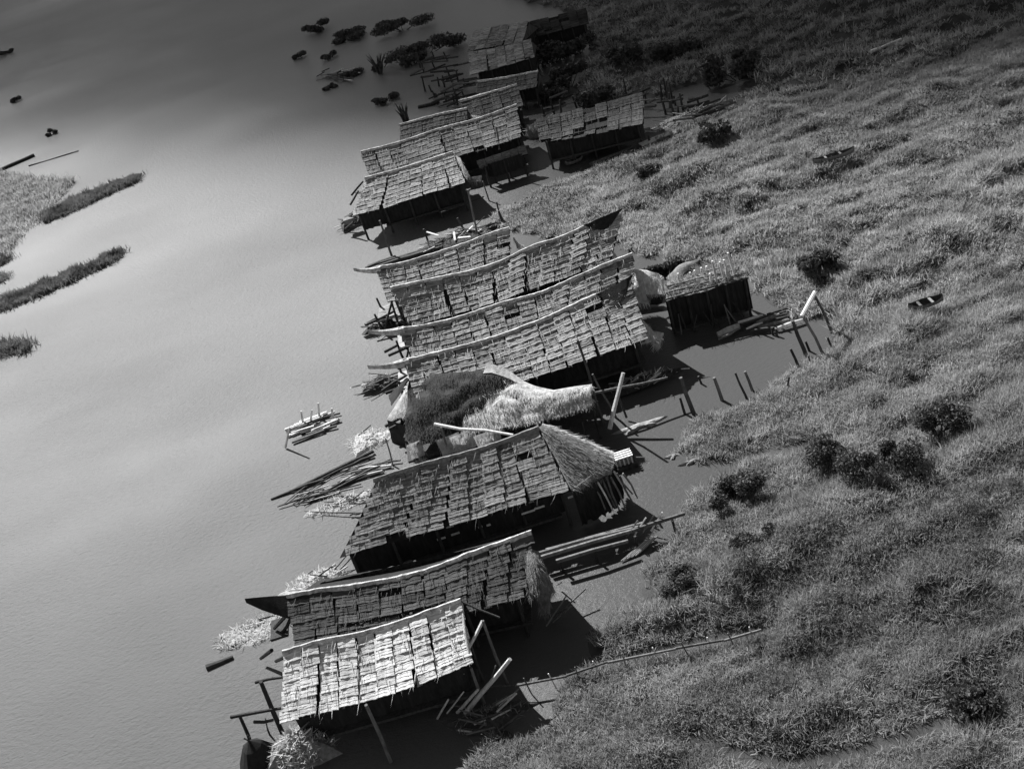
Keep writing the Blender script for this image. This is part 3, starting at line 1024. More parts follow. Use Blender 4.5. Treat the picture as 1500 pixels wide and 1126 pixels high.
h7b.apron([px(K4((840, 180))[0], 3.6), px(K4((900, 180))[0], 3.2), px(K4((905, 235))[0], 2.0), px(K4((850, 240))[0], 2.4)], 'straw_grey', fur=200, bulge=.2, n=4)
h7c.apron([px(K4((600, 140))[0], 3.8), px(K4((640, 145))[0], 3.6), px(K4((655, 155))[0], 3.2), px(K4((610, 160))[0], 3.2)], 'straw', fur=60, bulge=.1, n=4)
for a_, b_ in (((100, 480), (150, 420)), ((95, 520), (130, 460)), ((60, 600), (105, 560)), ((75, 620), (110, 590)), ((120, 470), (165, 465))):
    h7a.stick(px(K4(a_)[0], .8), px(K4(b_)[0], 1.8), .12, 'wood_dark', 'porch_beam')
MB().box(px(K4((90, 585))[0], 1.3), (1.1, .8, .5)).build('basket', M['straw_grey'], h7a.root)

# --- farthest houses
h8a = House('upper tier roof of the stepped house at the far end of the village',
            K5((585, 100), (680, 82), (760, 70)), 5.6, ('h', .0, 8.2, 3.0), 4.0, 6, 4, 'thatch_mid', cap=None, group='far thatched houses')
h8a2 = House('pale lower roof of the stepped house at the far end of the village',
             K5((572, 168), (680, 148), (768, 124)), 4.65, K5((578, 235), (680, 208), (778, 180)), 3.0, 7, 5, 'thatch_mid', cap=None, group='far thatched houses')
h8b = House('farthest dim roof running right from behind the stepped house',
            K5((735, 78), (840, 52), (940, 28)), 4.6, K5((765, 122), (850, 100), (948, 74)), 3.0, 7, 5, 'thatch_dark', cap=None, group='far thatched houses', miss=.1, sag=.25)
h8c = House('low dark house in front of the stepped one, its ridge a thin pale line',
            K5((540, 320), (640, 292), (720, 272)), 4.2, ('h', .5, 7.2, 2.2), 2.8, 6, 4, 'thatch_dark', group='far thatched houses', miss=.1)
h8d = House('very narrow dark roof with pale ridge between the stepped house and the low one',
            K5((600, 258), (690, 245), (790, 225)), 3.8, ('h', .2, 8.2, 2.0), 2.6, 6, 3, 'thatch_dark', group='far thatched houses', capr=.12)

# --- the flat roofed shed with pickets at the right of the long houses
C6 = lambda *p: K(900, 340, 3.3125, p)
sh = thing('shed', 'low shed with a flat worn roof and a row of white pickets on it', 'shed', at(1040, 480))
c_ = [px(C6((250, 335))[0], 2.9), px(C6((650, 228))[0], 2.9), px(C6((590, 165))[0], 3.3), px(C6((255, 240))[0], 3.3)]
rows = [[(c_[0] * (1 - s) + c_[1] * s) * (1 - t) + (c_[3] * (1 - s) + c_[2] * s) * t + [0, 0, rnd.uniform(-.06, .08)] for s in np.linspace(0, 1, 13)] for t in np.linspace(0, 1, 6)]
rf = MB().grid(rows).build('roof', M['straw_grey'], sh)
nb = 40
for i in range(3):
    a = c_[0] * (1 - i / 3) + c_[3] * i / 3
    b = c_[1] * (1 - i / 3) + c_[2] * i / 3
    MB().tube([a + [0, 0, .12], (a + b) / 2 + [0, 0, .16], b + [0, 0, .1]], .07, 6).build('roof_pole', M['wood' if i else 'wood_dark'], sh)
st = rng.random((500, 2))
P = (c_[0] * (1 - st[:, :1]) + c_[1] * st[:, :1]) * (1 - st[:, 1:]) + (c_[3] * (1 - st[:, :1]) + c_[2] * st[:, :1]) * st[:, 1:] + [0, 0, .05]
V, T = blades(P, rng.uniform(.3, .9, 500), rng.uniform(.03, .07, 500), lean=3.5)
np_mesh('loose_leaf', V, T, M['straw_grey'], rf, kind='stuff')
for i in range(9):
    t = rnd.random()
    p = c_[0] * (1 - t) + c_[1] * t
    MB().tube([[p[0] + rnd.uniform(-.6, .6), p[1] - rnd.uniform(.1, .9), rnd.uniform(-.1, .4)], [p[0], p[1] - .05, rnd.uniform(1.2, 2.8)]], [.06, .04], 5).build('leaning_stick', M['wood_dark' if i % 3 else 'wood'], sh)
lo, hi = [], []
for i in range(31):
    t = i / 30
    p = c_[0] * (1 - t) + c_[1] * t
    lo.append([p[0], p[1] + .2 + .06 * (i % 2), .4])
    hi.append([p[0], p[1] + .2 + .06 * (i % 2), 2.85])
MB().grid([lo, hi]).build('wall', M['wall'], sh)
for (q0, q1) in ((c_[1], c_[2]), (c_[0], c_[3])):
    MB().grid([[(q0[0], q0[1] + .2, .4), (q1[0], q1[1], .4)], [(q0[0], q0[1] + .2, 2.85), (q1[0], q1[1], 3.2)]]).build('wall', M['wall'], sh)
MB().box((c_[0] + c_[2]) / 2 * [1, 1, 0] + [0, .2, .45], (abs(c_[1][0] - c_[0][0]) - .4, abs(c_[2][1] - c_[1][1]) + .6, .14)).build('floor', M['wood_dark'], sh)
for i in range(5):
    t = (i + .1) / 4.3
    p = c_[0] * (1 - t) + c_[1] * t
    MB().tube([(p[0], p[1] + .1, -.6), (p[0] + .03, p[1] + .1, 2.9)], [.1, .08], 6).build('stilt', M['wood_dark'], sh)
for i, (x0, y0, x1, y1) in enumerate(((470, 240, 462, 200), (497, 235, 475, 140), (532, 222, 510, 145), (560, 215, 530, 135), (585, 205, 550, 100), (545, 215, 540, 170), (312, 235, 308, 200), (425, 205, 420, 172), (395, 212, 388, 185), (370, 215, 366, 195), (450, 200, 446, 165))):
    p, q = px(C6((x0, y0))[0], 3.25), None
    p, q = rise(C6((x0, y0))[0], C6((x1, y1))[0], 3.2)
    MB().tube([p - [0, 0, .3], q], [.09, .07], 6).build('picket', M['wood_pale'], sh)
MB().tube([px(C6((440, 190))[0], 3.6), px(C6((560, 160))[0], 3.6)], .045, 6).build('rail', M['wood'], sh)
h6 = House.__new__(House)
h6.root = sh
h6.apron([px(C6((250, 225))[0], 3.3), px(C6((330, 150))[0], 3.6), px(C6((420, 130))[0], 3.3), px(C6((300, 240))[0], 3.2)], 'straw_grey', name='curved_mat', fur=0, bulge=.3, n=5)
mat5 = thing('thatch_heap', 'pale ragged heap of fallen thatch between the long houses and the flat shed', 'thatch heap', at(945, 440))
h6.root = mat5
h6.apron([px(C6((110, 180))[0], 3.0), px(C6((240, 215))[0], 2.9), px(C6((250, 300))[0], 1.6), px(C6((60, 320))[0], 2.0)], 'straw', name='thatch_layer', fur=400, bulge=.7)
h6.apron([px(C6((50, 290))[0], 2.2), px(C6((190, 290))[0], 1.9), px(C6((170, 350))[0], .9), px(C6((50, 340))[0], 1.2)], 'straw_grey', name='thatch_layer', fur=300, bulge=.4)
h6.apron([px(C6((60, 340))[0], .9), px(C6((240, 310))[0], .9), px(C6((230, 350))[0], .1), px(C6((50, 360))[0], .1)], 'wood_dark', name='frame', fur=0, bulge=.1)

# ================================================================== POLES, LOGS, WALKWAYS
def pole(p, q, r, m, label, name='pole', cat='pole', group=None, r2=None, kink=.05):
    p, q = np.asarray(p, float), np.asarray(q, float)
    L = np.linalg.norm(q - p)
    n_ = 4 if L > 2 else 3
    pts = [p * (1 - t) + q * t + ([rnd.uniform(-kink, kink) * L * .25 for _ in range(3)] if 0 < t < 1 else [0, 0, 0]) for t in np.linspace(0, 1, n_)]
    o = MB().tube(pts, list(np.linspace(r, r2 if r2 else r * .75, n_)), 7).build(name, M[m], None, loc=p)
    return tag(o, label, cat, group)


def upright(b, t, r, m, label, zb=0.0, **k):
    p, q = rise(b, t, zb)
    return pole(p - [0, 0, .6], q, r, m, label, **k)


upright((885, 622), (846, 498), .10, 'wood_dark', 'tall thin dark post standing before the right end of the long houses')
pole(px((893, 628), .6), px((913, 546), 3.6), .15, 'wood_pale', 'thick white pole leaning up from the creek beside the white straw rim')
pole(px((865, 577), 2.4), px((978, 553), 1.9), .10, 'wood', 'long grey pole lying level across the white leaning pole')
upright((905, 612), (868, 548), .09, 'wood', 'short grey post just right of the tall thin dark post', name='pole')
pole(px((918, 612), .2), px((902, 570), 2.0), .08, 'wood_dark', 'thin dark stick propped behind the white leaning pole')
pole(px((637, 621), 4.0), px((752, 637), 4.3), .11, 'wood_pale', 'long pale pole laid across the lower edge of the mossy collapsed roof')
upright((563 + 12, 378), (556, 323), .12, 'wood', 'lone grey post standing in the water under the bright ragged house')

# posts in the creek
GP = 'stumps standing in the creek'
for b, t, r, m, lab in (((1018, 606), (997, 553), .16, 'wood', 'thickest stump in the creek, nearest the crossed poles, with a pale broken top'),
                        ((1004, 606), (996, 582), .10, 'wood_dark', 'short dark stump beside the thickest one in the creek'),
                        ((1029, 562), (1023, 551), .09, 'wood_dark', 'tiny dark stump at the left among the creek posts'),
                        ((1059, 586), (1046, 553), .13, 'wood', 'leaning stump with a pale top in mid creek, alone'),
                        ((1096, 584), (1077, 546), .09, 'wood_dark', 'thin dark post leaning beside the forked stump by the grass edge'),
                        ((1104, 572), (1091, 544), .11, 'wood', 'bent stump with pale side at the grass edge of the creek'),
                        ((1147, 575), (1156, 552), .08, 'wood_dark', 'thin dark stick in the grass right of the creek stumps')):
    upright(b, t, r, m, lab, name='mooring_post', cat='post', group=GP)
for b, t, r, lab in (((1174, 541), (1158, 511), .11, 'slim dark post left of the big dark post below the white frame'), ((1183, 521), (1161, 470), .15, 'thickest dark post below the white pole frame'),
                     ((1188, 514), (1180, 500), .10, 'short dark stub right against the thickest dark post'), ((1224, 514), (1212, 494), .10, 'dark stump right of the white pole frame in the grass'),
                     ((1187, 533), (1184, 521), .09, 'lowest little stub at the creek edge under the white frame')):
    upright(b, t, r, 'wood_dark', lab, name='mooring_post', cat='post', group='dark posts by the white frame')
fr = thing('goalpost_frame', 'white goalpost-like pole frame standing at the grass edge of the creek', 'frame', at(1215, 510))
tops = []
for b, t in (((1222, 490), (1193, 432)), ((1212, 527), (1176, 463))):
    p, q = rise(b, t)
    tops.append(q)
    MB().tube([p - [0, 0, .5], (p + q) / 2 + [.03, 0, 0], q], [.1, .09, .08], 6).build('post', M['wood'], fr)
MB().tube([tops[0] + (tops[0] - tops[1]) * .05 + [0, 0, .1], tops[1] + (tops[1] - tops[0]) * .1 + [0, 0, .1]], [.15, .13], 7).build('crossbeam', M['wood_pale'], fr)

# pale poles leaning right of the nearest house
GL = 'pale poles leaning by the nearest house'
for a, b, z1, r, m, lab in (((955, 710), (1118, 512), 3.2, .13, 'wood_pale', 'thickest white pole leaning right of the nearest house'),
                            ((925, 708), (1000, 625), 1.6, .09, 'wood_pale', 'second white pole, tucked under the thickest leaning one'),
                            ((887, 710), (948, 632), 1.6, .045, 'wood_pale', 'thin white stick leaning left of the thick white poles'),
                            ((852, 730), (892, 660), 1.5, .06, 'wood_pale', 'leftmost white stick leaning in the dark under the nearest house'),
                            ((905, 640), (950, 565), 2.2, .04, 'wood', 'thin grey stick near the right eave corner of the nearest house'),
                            ((1030, 640), (1065, 535), 2.6, .04, 'wood', 'thin grey stick crossing behind the thickest white pole')):
    pole(px(K1(a)[0], .05), px(K1(b)[0], z1), r, m, lab, group=GL)
pole(px(K1((880, 635))[0], .5), px(K1((1130, 608))[0], .5), .06, 'wood', 'level grey pole low over the black water right of the nearest house')
pole(px(K1((1070, 778))[0], .1), px(K1((1170, 700))[0], .6), .06, 'wood', 'grey stick slanting from the dark water below the leaning poles')
pole(px(K1((990, 780))[0], .05), px(K1((1030, 745))[0], .4), .05, 'wood', 'short grey stick in the black water below the leaning poles')

# fence line into the marsh
fe = thing('pole_fence', 'long thin pole fence running from the nearest house into the marsh grass', 'fence', at(880, 985))
pts = [(755, 1004), (830, 990), (890, 970), (990, 950), (1060, 938), (1115, 922)]
for i in range(len(pts) - 1):
    p, q = px(pts[i], .75), px(pts[i + 1], .75)
    MB().tube([p + [0, 0, .04 * (i % 2)], q + [0, 0, .04 * (i % 2)]], [.07, .06], 6).build('rail', M['wood'], fe)
    for k in range(2):
        t = (k + .4) / 2
        c0 = p * (1 - t) + q * t
        MB().tube([c0 * [1, 1, 0] + [.12, 0, -.3], c0 + [-.12 + rnd.uniform(-.1, .3), 0, .4]], .035, 5).build('picket', M['wood_pale' if k else 'wood'], fe)

# walkway of poles between hip roofed house and the bank
wk = thing('pole_walkway', 'walkway of long grey poles reaching from the dark prowed house to the marsh bank', 'walkway', at(890, 800))
for a, b, m in (((785, 812), (942, 766), 'wood'), ((790, 817), (948, 771), 'straw_grey'), ((815, 822), (920, 792), 'wood'), ((800, 806), (935, 772), 'straw_grey'), ((925, 778), (1003, 752), 'wood')):
    MB().tube([px(a, 1.0), px(((a[0] + b[0]) / 2, (a[1] + b[1]) / 2 - 1), 1.02), px(b, .9)], [.13, .12, .1], 6).build('pole', M[m], wk)
for a in ((820, 820), (870, 805), (930, 785), (985, 762)):
    p = px(a, .9)
    MB().tube([p * [1, 1, 0] - [0, 0, .6], p], .08, 6).build('stilt', M['wood_dark'], wk)
for i in range(4):
    MB().tube([px((918 + 12 * i, 786 - 3 * i), .3), px((934 + 12 * i, 762 - 4 * i), 1.5)], .05, 5).build('stay', M['wood_pale' if i % 2 else 'wood'], wk)
rd = thing('reed_bundle', 'pale reed bundle dragged up the bank under the end of the pole walkway', 'reed bundle', at(935, 805))
for i in range(9):
    a, b = (910 + 3 * i, 822 - 1.2 * i), (942 + 2.6 * i, 794 - 1.1 * i)
    MB().tube([px(a, .08), px(b, .35)], [.05, .04], 5).build('stalk', M['wood_pale' if i % 2 else 'straw_grey'], rd)
lad = thing('bamboo_rack', 'small broken bamboo rack leaning at the right end of the dark prowed house', 'rack', at(*K1((1290, 375))[0]))
for a, b in (((1250, 392), (1325, 280)), ((1260, 380), (1395, 255)), ((1275, 378), (1340, 320)), ((1268, 350), (1345, 318)), ((1262, 368), (1322, 340)), ((1290, 240), (1305, 232))):
    MB().tube([px(K1(a)[0], .3), px(K1(b)[0], .9)], .045, 5).build('slat', M['wood'], lad)

# bamboo raft in the river
rf_ = thing('bamboo_raft', 'small raft of jumbled pale and dark poles floating alone on the open river', 'raft', at(455, 630))
for i in range(24):
    x0 = 415 + rnd.uniform(0, 50)
    y0 = 655 - (x0 - 415) * .45 - rnd.uniform(0, 28)
    L = rnd.uniform(25, 48)
    x1 = min(498, x0 + L)
    MB().tube([px((x0, y0), .1 + .02 * (i % 5)), px((x1, y0 - (x1 - x0) * rnd.uniform(.25, .5)), .14 + .02 * (i % 5))], rnd.uniform(.07, .12), 6).build('pole', M[('wood_pale', 'wood_dark', 'wood', 'wood_pale')[i % 4]], rf_)
for x0, y0, x1, y1 in ((418, 655, 424, 626), (444, 620, 441, 602), (468, 612, 466, 590), (488, 612, 486, 598), (455, 618, 457, 600)):
    p, q = rise((x0, y0), (x1, y1), .1)
    MB().tube([p, q], [.1, .06], 6).build('upright', M['wood_pale'], rf_)

# log raft fanned against the hip roofed house
lr = thing('log_raft', 'fan of long dark logs floating on the river left of the large hipped house', 'log raft', at(490, 710))
for i, (a, b, r, m) in enumerate((((38, 525), (215, 460), .16, 'wood_dark'), ((100, 500), (380, 365), .20, 'wood_dark'), ((60, 550), (260, 490), .10, 'wood_dark'), ((130, 500), (330, 400), .13, 'wood_dark'),
                                  ((165, 530), (300, 455), .13, 'wood_dark'), ((240, 480), (430, 405), .10, 'wood'), ((250, 440), (380, 380), .16, 'wood_dark'), ((180, 525), (395, 425), .10, 'wood'),
                                  ((150, 565), (350, 570), .06, 'wood_dark'), ((265, 512), (320, 518), .12, 'wood_dark'), ((300, 430), (470, 395), .10, 'wood'), ((215, 545), (350, 520), .06, 'wood'),
                                  ((280, 470), (410, 430), .12, 'wood_pale'), ((330, 425), (440, 412), .12, 'wood_pale'), ((300, 580), (335, 572), .10, 'wood_dark'), ((200, 500), (330, 445), .08, 'wood_pale'))):
    z = .06 + .05 * (i % 3)
    p, q = px(K2(a)[0], z), px(K2(b)[0], z + .08)
    MB().tube([p, p * .66 + q * .34 + [0, rnd.uniform(-.15, .15), 0], p * .3 + q * .7 + [0, rnd.uniform(-.15, .15), .03], q], [r * .4, r * .65, r * .75, r * .6], 7).build('log', M[m], lr)
for i in range(22):
    t = rnd.random()
    a = (70 + 250 * t + rnd.uniform(-15, 15), 540 - 110 * t + rnd.uniform(-25, 40))
    b = (a[0] + rnd.uniform(60, 140), a[1] - rnd.uniform(10, 70))
    p, q = px(K2(a)[0], .1), px(K2(b)[0], .14)
    MB().tube([p, (p + q) / 2 + [0, rnd.uniform(-.12, .12), 0], q], [.03, .05, .04], 5).build('log', M[('wood_dark', 'wood', 'wood_pale', 'wood_dark')[i % 4]], lr)


def heap(name, label, cat, c, size, m, n=40, parts=('stick', 'wood'), leaf='straw', nl=500, hgt=.8):
    """a pile: a rough mound of leaves with sticks through it"""
    c = np.asarray(c, float)
    t = thing(name, label, cat, c)
    rows = []
    for i in range(7):
        f = i / 6
        row = []
        for j in range(13):
            th = 2 * math.pi * j / 12
            k = 1 + .3 * math.sin(th * 3 + c[0]) + .15 * math.sin(th * 5 + c[1])
            row.append(c + [size[0] * f * k * math.cos(th), size[1] * f * k * math.sin(th), hgt * (1 - f ** 1.6) + rnd.uniform(-1, 1) * min(.08, hgt * .4) - .1 * (f > .9)])
        row[-1] = row[0]
        rows.append(row)
    mo = MB().grid(rows).build('mound', M[m], t)
    r, th = np.sqrt(rng.random(nl)), rng.random(nl) * 2 * np.pi
    P = c + np.stack([size[0] * r * np.cos(th), size[1] * r * np.sin(th), hgt * (1 - r ** 1.6)], 1)
    V, T = blades(P, rng.uniform(.2, .55, nl), rng.uniform(.04, .09, nl), lean=3.0)
    np_mesh('loose_leaf', V, T, M[leaf], mo, kind='stuff')
    for i in range(n):
        r, th, a = math.sqrt(rnd.random()), rnd.uniform(0, 6.28), rnd.uniform(-.5, .5) + (math.pi if rnd.random() < .5 else 0)
        p = c + [size[0] * r * math.cos(th), size[1] * r * math.sin(th), hgt * (1 - r ** 1.6) * .9 + .05]
        q = p + np.array([math.cos(a), math.sin(a), rnd.uniform(-.1, .5)]) * rnd.uniform(.6, 1.5)
        MB().tube([p, q], [.055, .04], 5).build(parts[0], M[parts[1] if i % 3 else 'wood_pale'], t)
    return t


heap('thatch_heap', 'bright heap of loose thatch at the front left corner of the nearest house', 'thatch heap', px(K1((360, 850))[0], .5), (1.7, 1.3), 'straw_grey', n=9, hgt=1.2, nl=900)
hd = thing('mat_hut', 'small dark cone of old mats left of the bright thatch heap', 'hut', px(K1((215, 915))[0], 0))
c0 = px(K1((215, 905))[0], .0)
MB().grid([[c0 + [0, 0, 1.9]] * 13] + [[c0 + [r * math.cos(th) * (1 + .1 * math.sin(3 * th)), r * math.sin(th), z] for th in np.linspace(0, 2 * math.pi, 13)] for r, z in ((.5, 1.5), (.95, .7), (1.25, -.1))]).build('mat_cover', M['under'], hd)
for i in range(4):
    a = i * 1.5
    MB().tube([c0 + [1.15 * math.cos(a), 1.15 * math.sin(a), 0], c0 + [-.15 * math.cos(a), -.15 * math.sin(a), 2.15]], .04, 5).build('pole', M['wood_dark'], hd)
heap('driftwood_heap', 'broken landing stage strewn with pale boards, below the bright ragged house', 'driftwood', px(K4((560, 665))[0], .2), (4.2, 1.5), 'wood_dark', n=26, leaf='wood', nl=200, hgt=.5)
for i, (a, b, r, lab) in enumerate((((605, 660), (555, 665), .3, 'short white board on the broken landing stage'), ((540, 675), (535, 640), .2, 'white board standing on the broken landing stage'),
                                    ((590, 640), (615, 615), .22, 'white board at the right of the broken landing stage'), ((470, 655), (420, 640), .2, 'pale board at the left of the broken landing stage'))):
    p, q = px(K4(a)[0], .5), px(K4(b)[0], .9)
    dd_ = (q - p) / np.linalg.norm(q - p)
    s = np.cross(dd_, [0, 0, 1.0])
    s /= np.linalg.norm(s)
    up_ = np.cross(s, dd_)
    o = MB().box((p + q) / 2 + [0, 0, .15], (np.linalg.norm(q - p), r, .06), np.stack([dd_, s, up_], 1)).build('board', M['wood_pale'], None, loc=p)
    tag(o, lab, 'board', 'pale boards on the broken landing stage')
for b, t, r, lab in (((590, 645), (548, 575), .13, 'stout dark post in the middle of the broken landing stage'), ((430, 685), (405, 622), .12, 'dark post at the left of the broken landing stage'),
                     ((735, 600), (714, 508), .10, 'tall dark post right of the broken landing stage by the grass'), ((748, 605), (722, 545), .14, 'shorter dark post leaning against the tall one by the grass')):
    upright(K4(b)[0], K4(t)[0], r, 'wood_dark', lab, name='landing_post', cat='post', group='posts around the broken landing stage')
dk = thing('landing_raft', 'dark flat raft moored along the far side of the long houses', 'raft', px(K4((230, 765))[0], .2))
for a, b in (((160, 790), (270, 745)), ((170, 782), (290, 740)), ((190, 790), (420, 715)), ((250, 770), (520, 690)), ((200, 775), (340, 735)), ((300, 745), (560, 670))):
    p, q = px(K4(a)[0], .15), px(K4(b)[0], .2)
    MB().tube([p, (p + q) / 2, q], [.2, .24, .2], 6).build('log', M['wood_dark'], dk)
heap('driftwood_heap', 'pale sticks standing in for glinting water on the river behind the dark prowed house', 'driftwood', px(K1((410, 235))[0], .1), (2.0, 1.1), 'straw', n=14, hgt=.35, nl=300)  # pale debris, also standing in for bright glint on the water
heap('driftwood_heap', 'pale mat standing in for glinting water at the left end of the mossy collapsed house', 'driftwood', px(K2((365, 330))[0], .05), (1.5, 1.3), 'straw', n=4, hgt=.25, nl=250)  # pale straw imitates glinting water with some debris
heap('driftwood_heap', 'straggling sticks and straw on the creek under the crossed poles', 'driftwood', px((940, 560), .3), (2.4, .7), 'wood_dark', n=16, leaf='straw', nl=120, hgt=.4)
heap('driftwood_heap', 'line of tumbled sticks along the marsh edge right of the long low dark house', 'driftwood', at(1020, 172), (5.0, 1.4), 'straw_grey', n=40, leaf='straw', nl=350, hgt=.7)
heap('thatch_heap', 'grey leaf heap between the long grey house and the low dark one', 'thatch heap', px((800, 190), .5), (2.2, 1.5), 'wood_dark', n=14, leaf='straw_grey', nl=400, hgt=1.2)

heap('drift_mat', 'pale streaky patch of water, built as reed litter, left of the dark ridge prow', 'drift', px((372, 925), .02), (2.4, 1.1), 'silt', n=4, hgt=.05, nl=350)  # litter shaped to imitate diffuse pale water
heap('drift_mat', 'pale litter on the water by the foot of the log raft', 'drift', px((500, 738), .02), (2.4, .8), 'silt', n=6, hgt=.05, nl=260)
heap('driftwood_heap', 'dark tangle of poles at the river end of the nearest long saddle roofed house', 'driftwood', px((560, 560), .3), (1.6, .9), 'wood_dark', n=14, leaf='straw_grey', nl=60, hgt=.5)
heap('driftwood_heap', 'dark tangle of poles under the second ridge prow of the long houses', 'driftwood', px((560, 478), .3), (1.5, .9), 'wood_dark', n=14, leaf='straw_grey', nl=60, hgt=.6)
heap('driftwood_heap', 'dark tangle of sticks at the river end of the bright ragged house', 'driftwood', px((515, 325), .3), (1.4, 1.6), 'wood_dark', n=14, leaf='straw_grey', nl=60, hgt=.7)
heap('driftwood_heap', 'litter of broken poles heaped beside the leaning pale poles of the nearest house', 'driftwood', px((720, 1050), .1), (2.0, .8), 'wood_dark', n=16, leaf='straw_grey', nl=80, hgt=.3)
# log jetty by the shed
lj = thing('log_jetty', 'ragged jetty of pale split logs in the creek below the flat roofed shed', 'jetty', at(1120, 470))
for a, b, r, m in (((500, 498), (605, 455), .28, 'straw'), ((505, 520), (600, 470), .10, 'straw_grey'), ((600, 440), (720, 405), .16, 'wood_pale'), ((610, 450), (830, 385), .12, 'wood_dark'), ((690, 440), (800, 400), .16, 'straw_grey'),
                   ((700, 462), (850, 425), .14, 'wood'), ((780, 470), (915, 425), .16, 'straw'), ((740, 400), (900, 355), .12, 'wood_dark'), ((660, 480), (790, 462), .12, 'wood_dark'), ((640, 470), (720, 440), .10, 'wood_pale')):
    MB().tube([px(C6(a)[0], .25), px(C6(((a[0] + b[0]) / 2, (a[1] + b[1]) / 2 + rnd.uniform(-4, 4)))[0], .3), px(C6(b)[0], .3)], [r * .7, r, r * .8], 7).build('log', M[m], lj)
for a in ((770, 500), (790, 505), (850, 440), (620, 480)):
    p = px(C6(a)[0], 0)
    MB().tube([p - [0, 0, .5], p + [0, 0, .6]], .08, 6).build('pile', M['wood_dark'], lj)

# little slatted cage at the hip roofed house's far corner
cg = thing('slatted_crate', 'small pale slatted crate floating at the right corner of the hipped house', 'crate', px((915, 680), 0))
c0 = px((915, 682), 0.0)
MB().box(c0 + [0, .1, .12], (1.5, 1.3, .3)).build('float', M['wood_dark'], cg)
MB().box(c0 + [0, .1, .5], (1.1, .8, .45)).build('box', M['straw_grey'], cg)
for i in range(5):
    MB().box(c0 + [-.5 + .25 * i, -.33, .55], (.1, .05, .6)).build('slat', M['wood_pale'], cg)
for i in range(4):
    MB().box(c0 + [0, -.25 + .23 * i, .78], (1.25, .12, .05)).build('slat', M['wood_pale'], cg)


def canoe(p, q, w, m, label, z=.05):
    p, q = px(p, z), px(q, z)
    d = q - p
    L = np.linalg.norm(d)
    d /= L
    s = np.array([-d[1], d[0], 0])
    t = thing('canoe', label, 'canoe', p)
    rows, inn = [], []
    for i in range(11):
        f = i / 10
        k = math.sin(math.pi * min(max(f, .02), .98)) ** .6 * w / 2
        c = p + d * L * f + [0, 0, .18 * (2 * f - 1) ** 4]
        rows.append([c + s * k + [0, 0, .42], c + s * k * .95 + [0, 0, .2], c + [0, 0, -.05], c - s * k * .95 + [0, 0, .2], c - s * k + [0, 0, .42]])
        inn.append([c + s * k * .86 + [0, 0, .42], c + s * k * .7 + [0, 0, .2], c + [0, 0, .08], c - s * k * .7 + [0, 0, .2], c - s * k * .86 + [0, 0, .42]])
    MB().grid(rows).build('hull', M[m], t, smooth=True)
    MB().grid(inn).build('inside', M['wood_dark'], t, smooth=True)
    for f in (.3, .65):
        c = p + d * L * f + [0, 0, .38]
        MB().box(c, (.16, w * .8, .05), np.stack([d, s, [0, 0, 1]], 1)).build('thwart', M['wood'], t)
    return t


canoe((1332, 457), (1382, 442), .9, 'wood', 'dark canoe drawn up in the marsh grass right of the white pole frame', z=1.25)
canoe((1192, 242), (1252, 224), .7, 'wood', 'grey canoe lying in the upper marsh grass', z=1.35)
canoe(K4((1008, 358))[0], K4((1080, 330))[0], .8, 'straw_grey', 'pale canoe half in shadow beneath the long low dark house')
canoe(K4((1095, 300))[0], K4((1165, 275))[0], .8, 'straw_grey', 'second pale canoe close under the eave of the long low dark house')
pole(px(K4((1110, 350))[0], .2), px(K4((1290, 275))[0], .3), .2, 'wood', 'long grey log floating along the bank before the long low dark house', name='floating_log', cat='log')
pole(px(K4((1130, 368))[0], .2), px(K4((1240, 335))[0], .3), .25, 'wood_dark', 'dark log nearest the grass before the long low dark house', name='floating_log', cat='log')
o = MB().box((px(K4((1385, 240))[0], .5)), (3.4, .9, .12), np.array([[.97, -.2, 0], [.2, .97, 0], [0, 0, 1]])).build('plank', M['wood_pale'], None, loc=px(K4((1385, 240))[0], .5))
tag(o, 'wide white plank on the bank beside the long low dark house', 'plank')
o = MB().box((px(K4((1285, 320))[0], .3)), (4.4, .5, .1), np.array([[.95, -.3, 0], [.3, .95, 0], [0, 0, 1]])).build('plank', M['straw'], None, loc=px(K4((1285, 320))[0], .3))
tag(o, 'narrow pale plank along the bank, nearer than the wide white plank', 'plank')
upright(K4((1365, 270))[0], K4((1355, 228))[0], .15, 'wood_dark', 'dark stump beside the wide white plank', name='mooring_post', cat='post')
pole(px((1275, 76), 1.0), px((1320, 58), 1.0), .2, 'wood_pale', 'pale log lying far off in the dark upper marsh')
pole(px((303, 978), .05), px((341, 962), .08), .22, 'wood_dark', 'short dark log drifting alone on the river at lower left', name='floating_log', cat='log', r2=.11)
pole(at(42, 243, .1), at(115, 221, .1), .10, 'wood_dark', 'thin dark log trailing off the reed island at the left edge', name='floating_log', cat='log')
pole(px((0, 250), .1), px((50, 227), .25), .35, 'wood_dark', 'thick dark log at the left edge of the picture beside the reed island', name='floating_log', cat='log')
pole(px(K4((385, 108))[0], .1), px(K4((470, 85))[0], .3), .28, 'wood_dark', 'dark log jutting into the river by the rearmost roof of the middle group', name='floating_log', cat='log')

# pale silt spit in the creek
for nm, c, s in (('silt_bank', (938, 625), (1.6, .5)), ('silt_bank', (990, 668), (.6, .35)), ('silt_bank', (1018, 676), (.9, .22))):
    p = at(*c)
    rows = [[p + [0, 0, .2]] * 25] + [[p + [s[0] * r * math.cos(t) * (1 + .25 * math.sin(3 * t) + .2 * math.sin(7 * t)), s[1] * r * math.sin(t) * (1 + .3 * math.cos(2 * t) + .25 * math.sin(5 * t)), z] for t in np.linspace(0, 2 * math.pi, 25)] for r, z in ((.5, .17), (.8, .1), (1, -.08))]
    tag(MB().grid(rows).build(nm, M['silt'], None, loc=p), kind='structure')


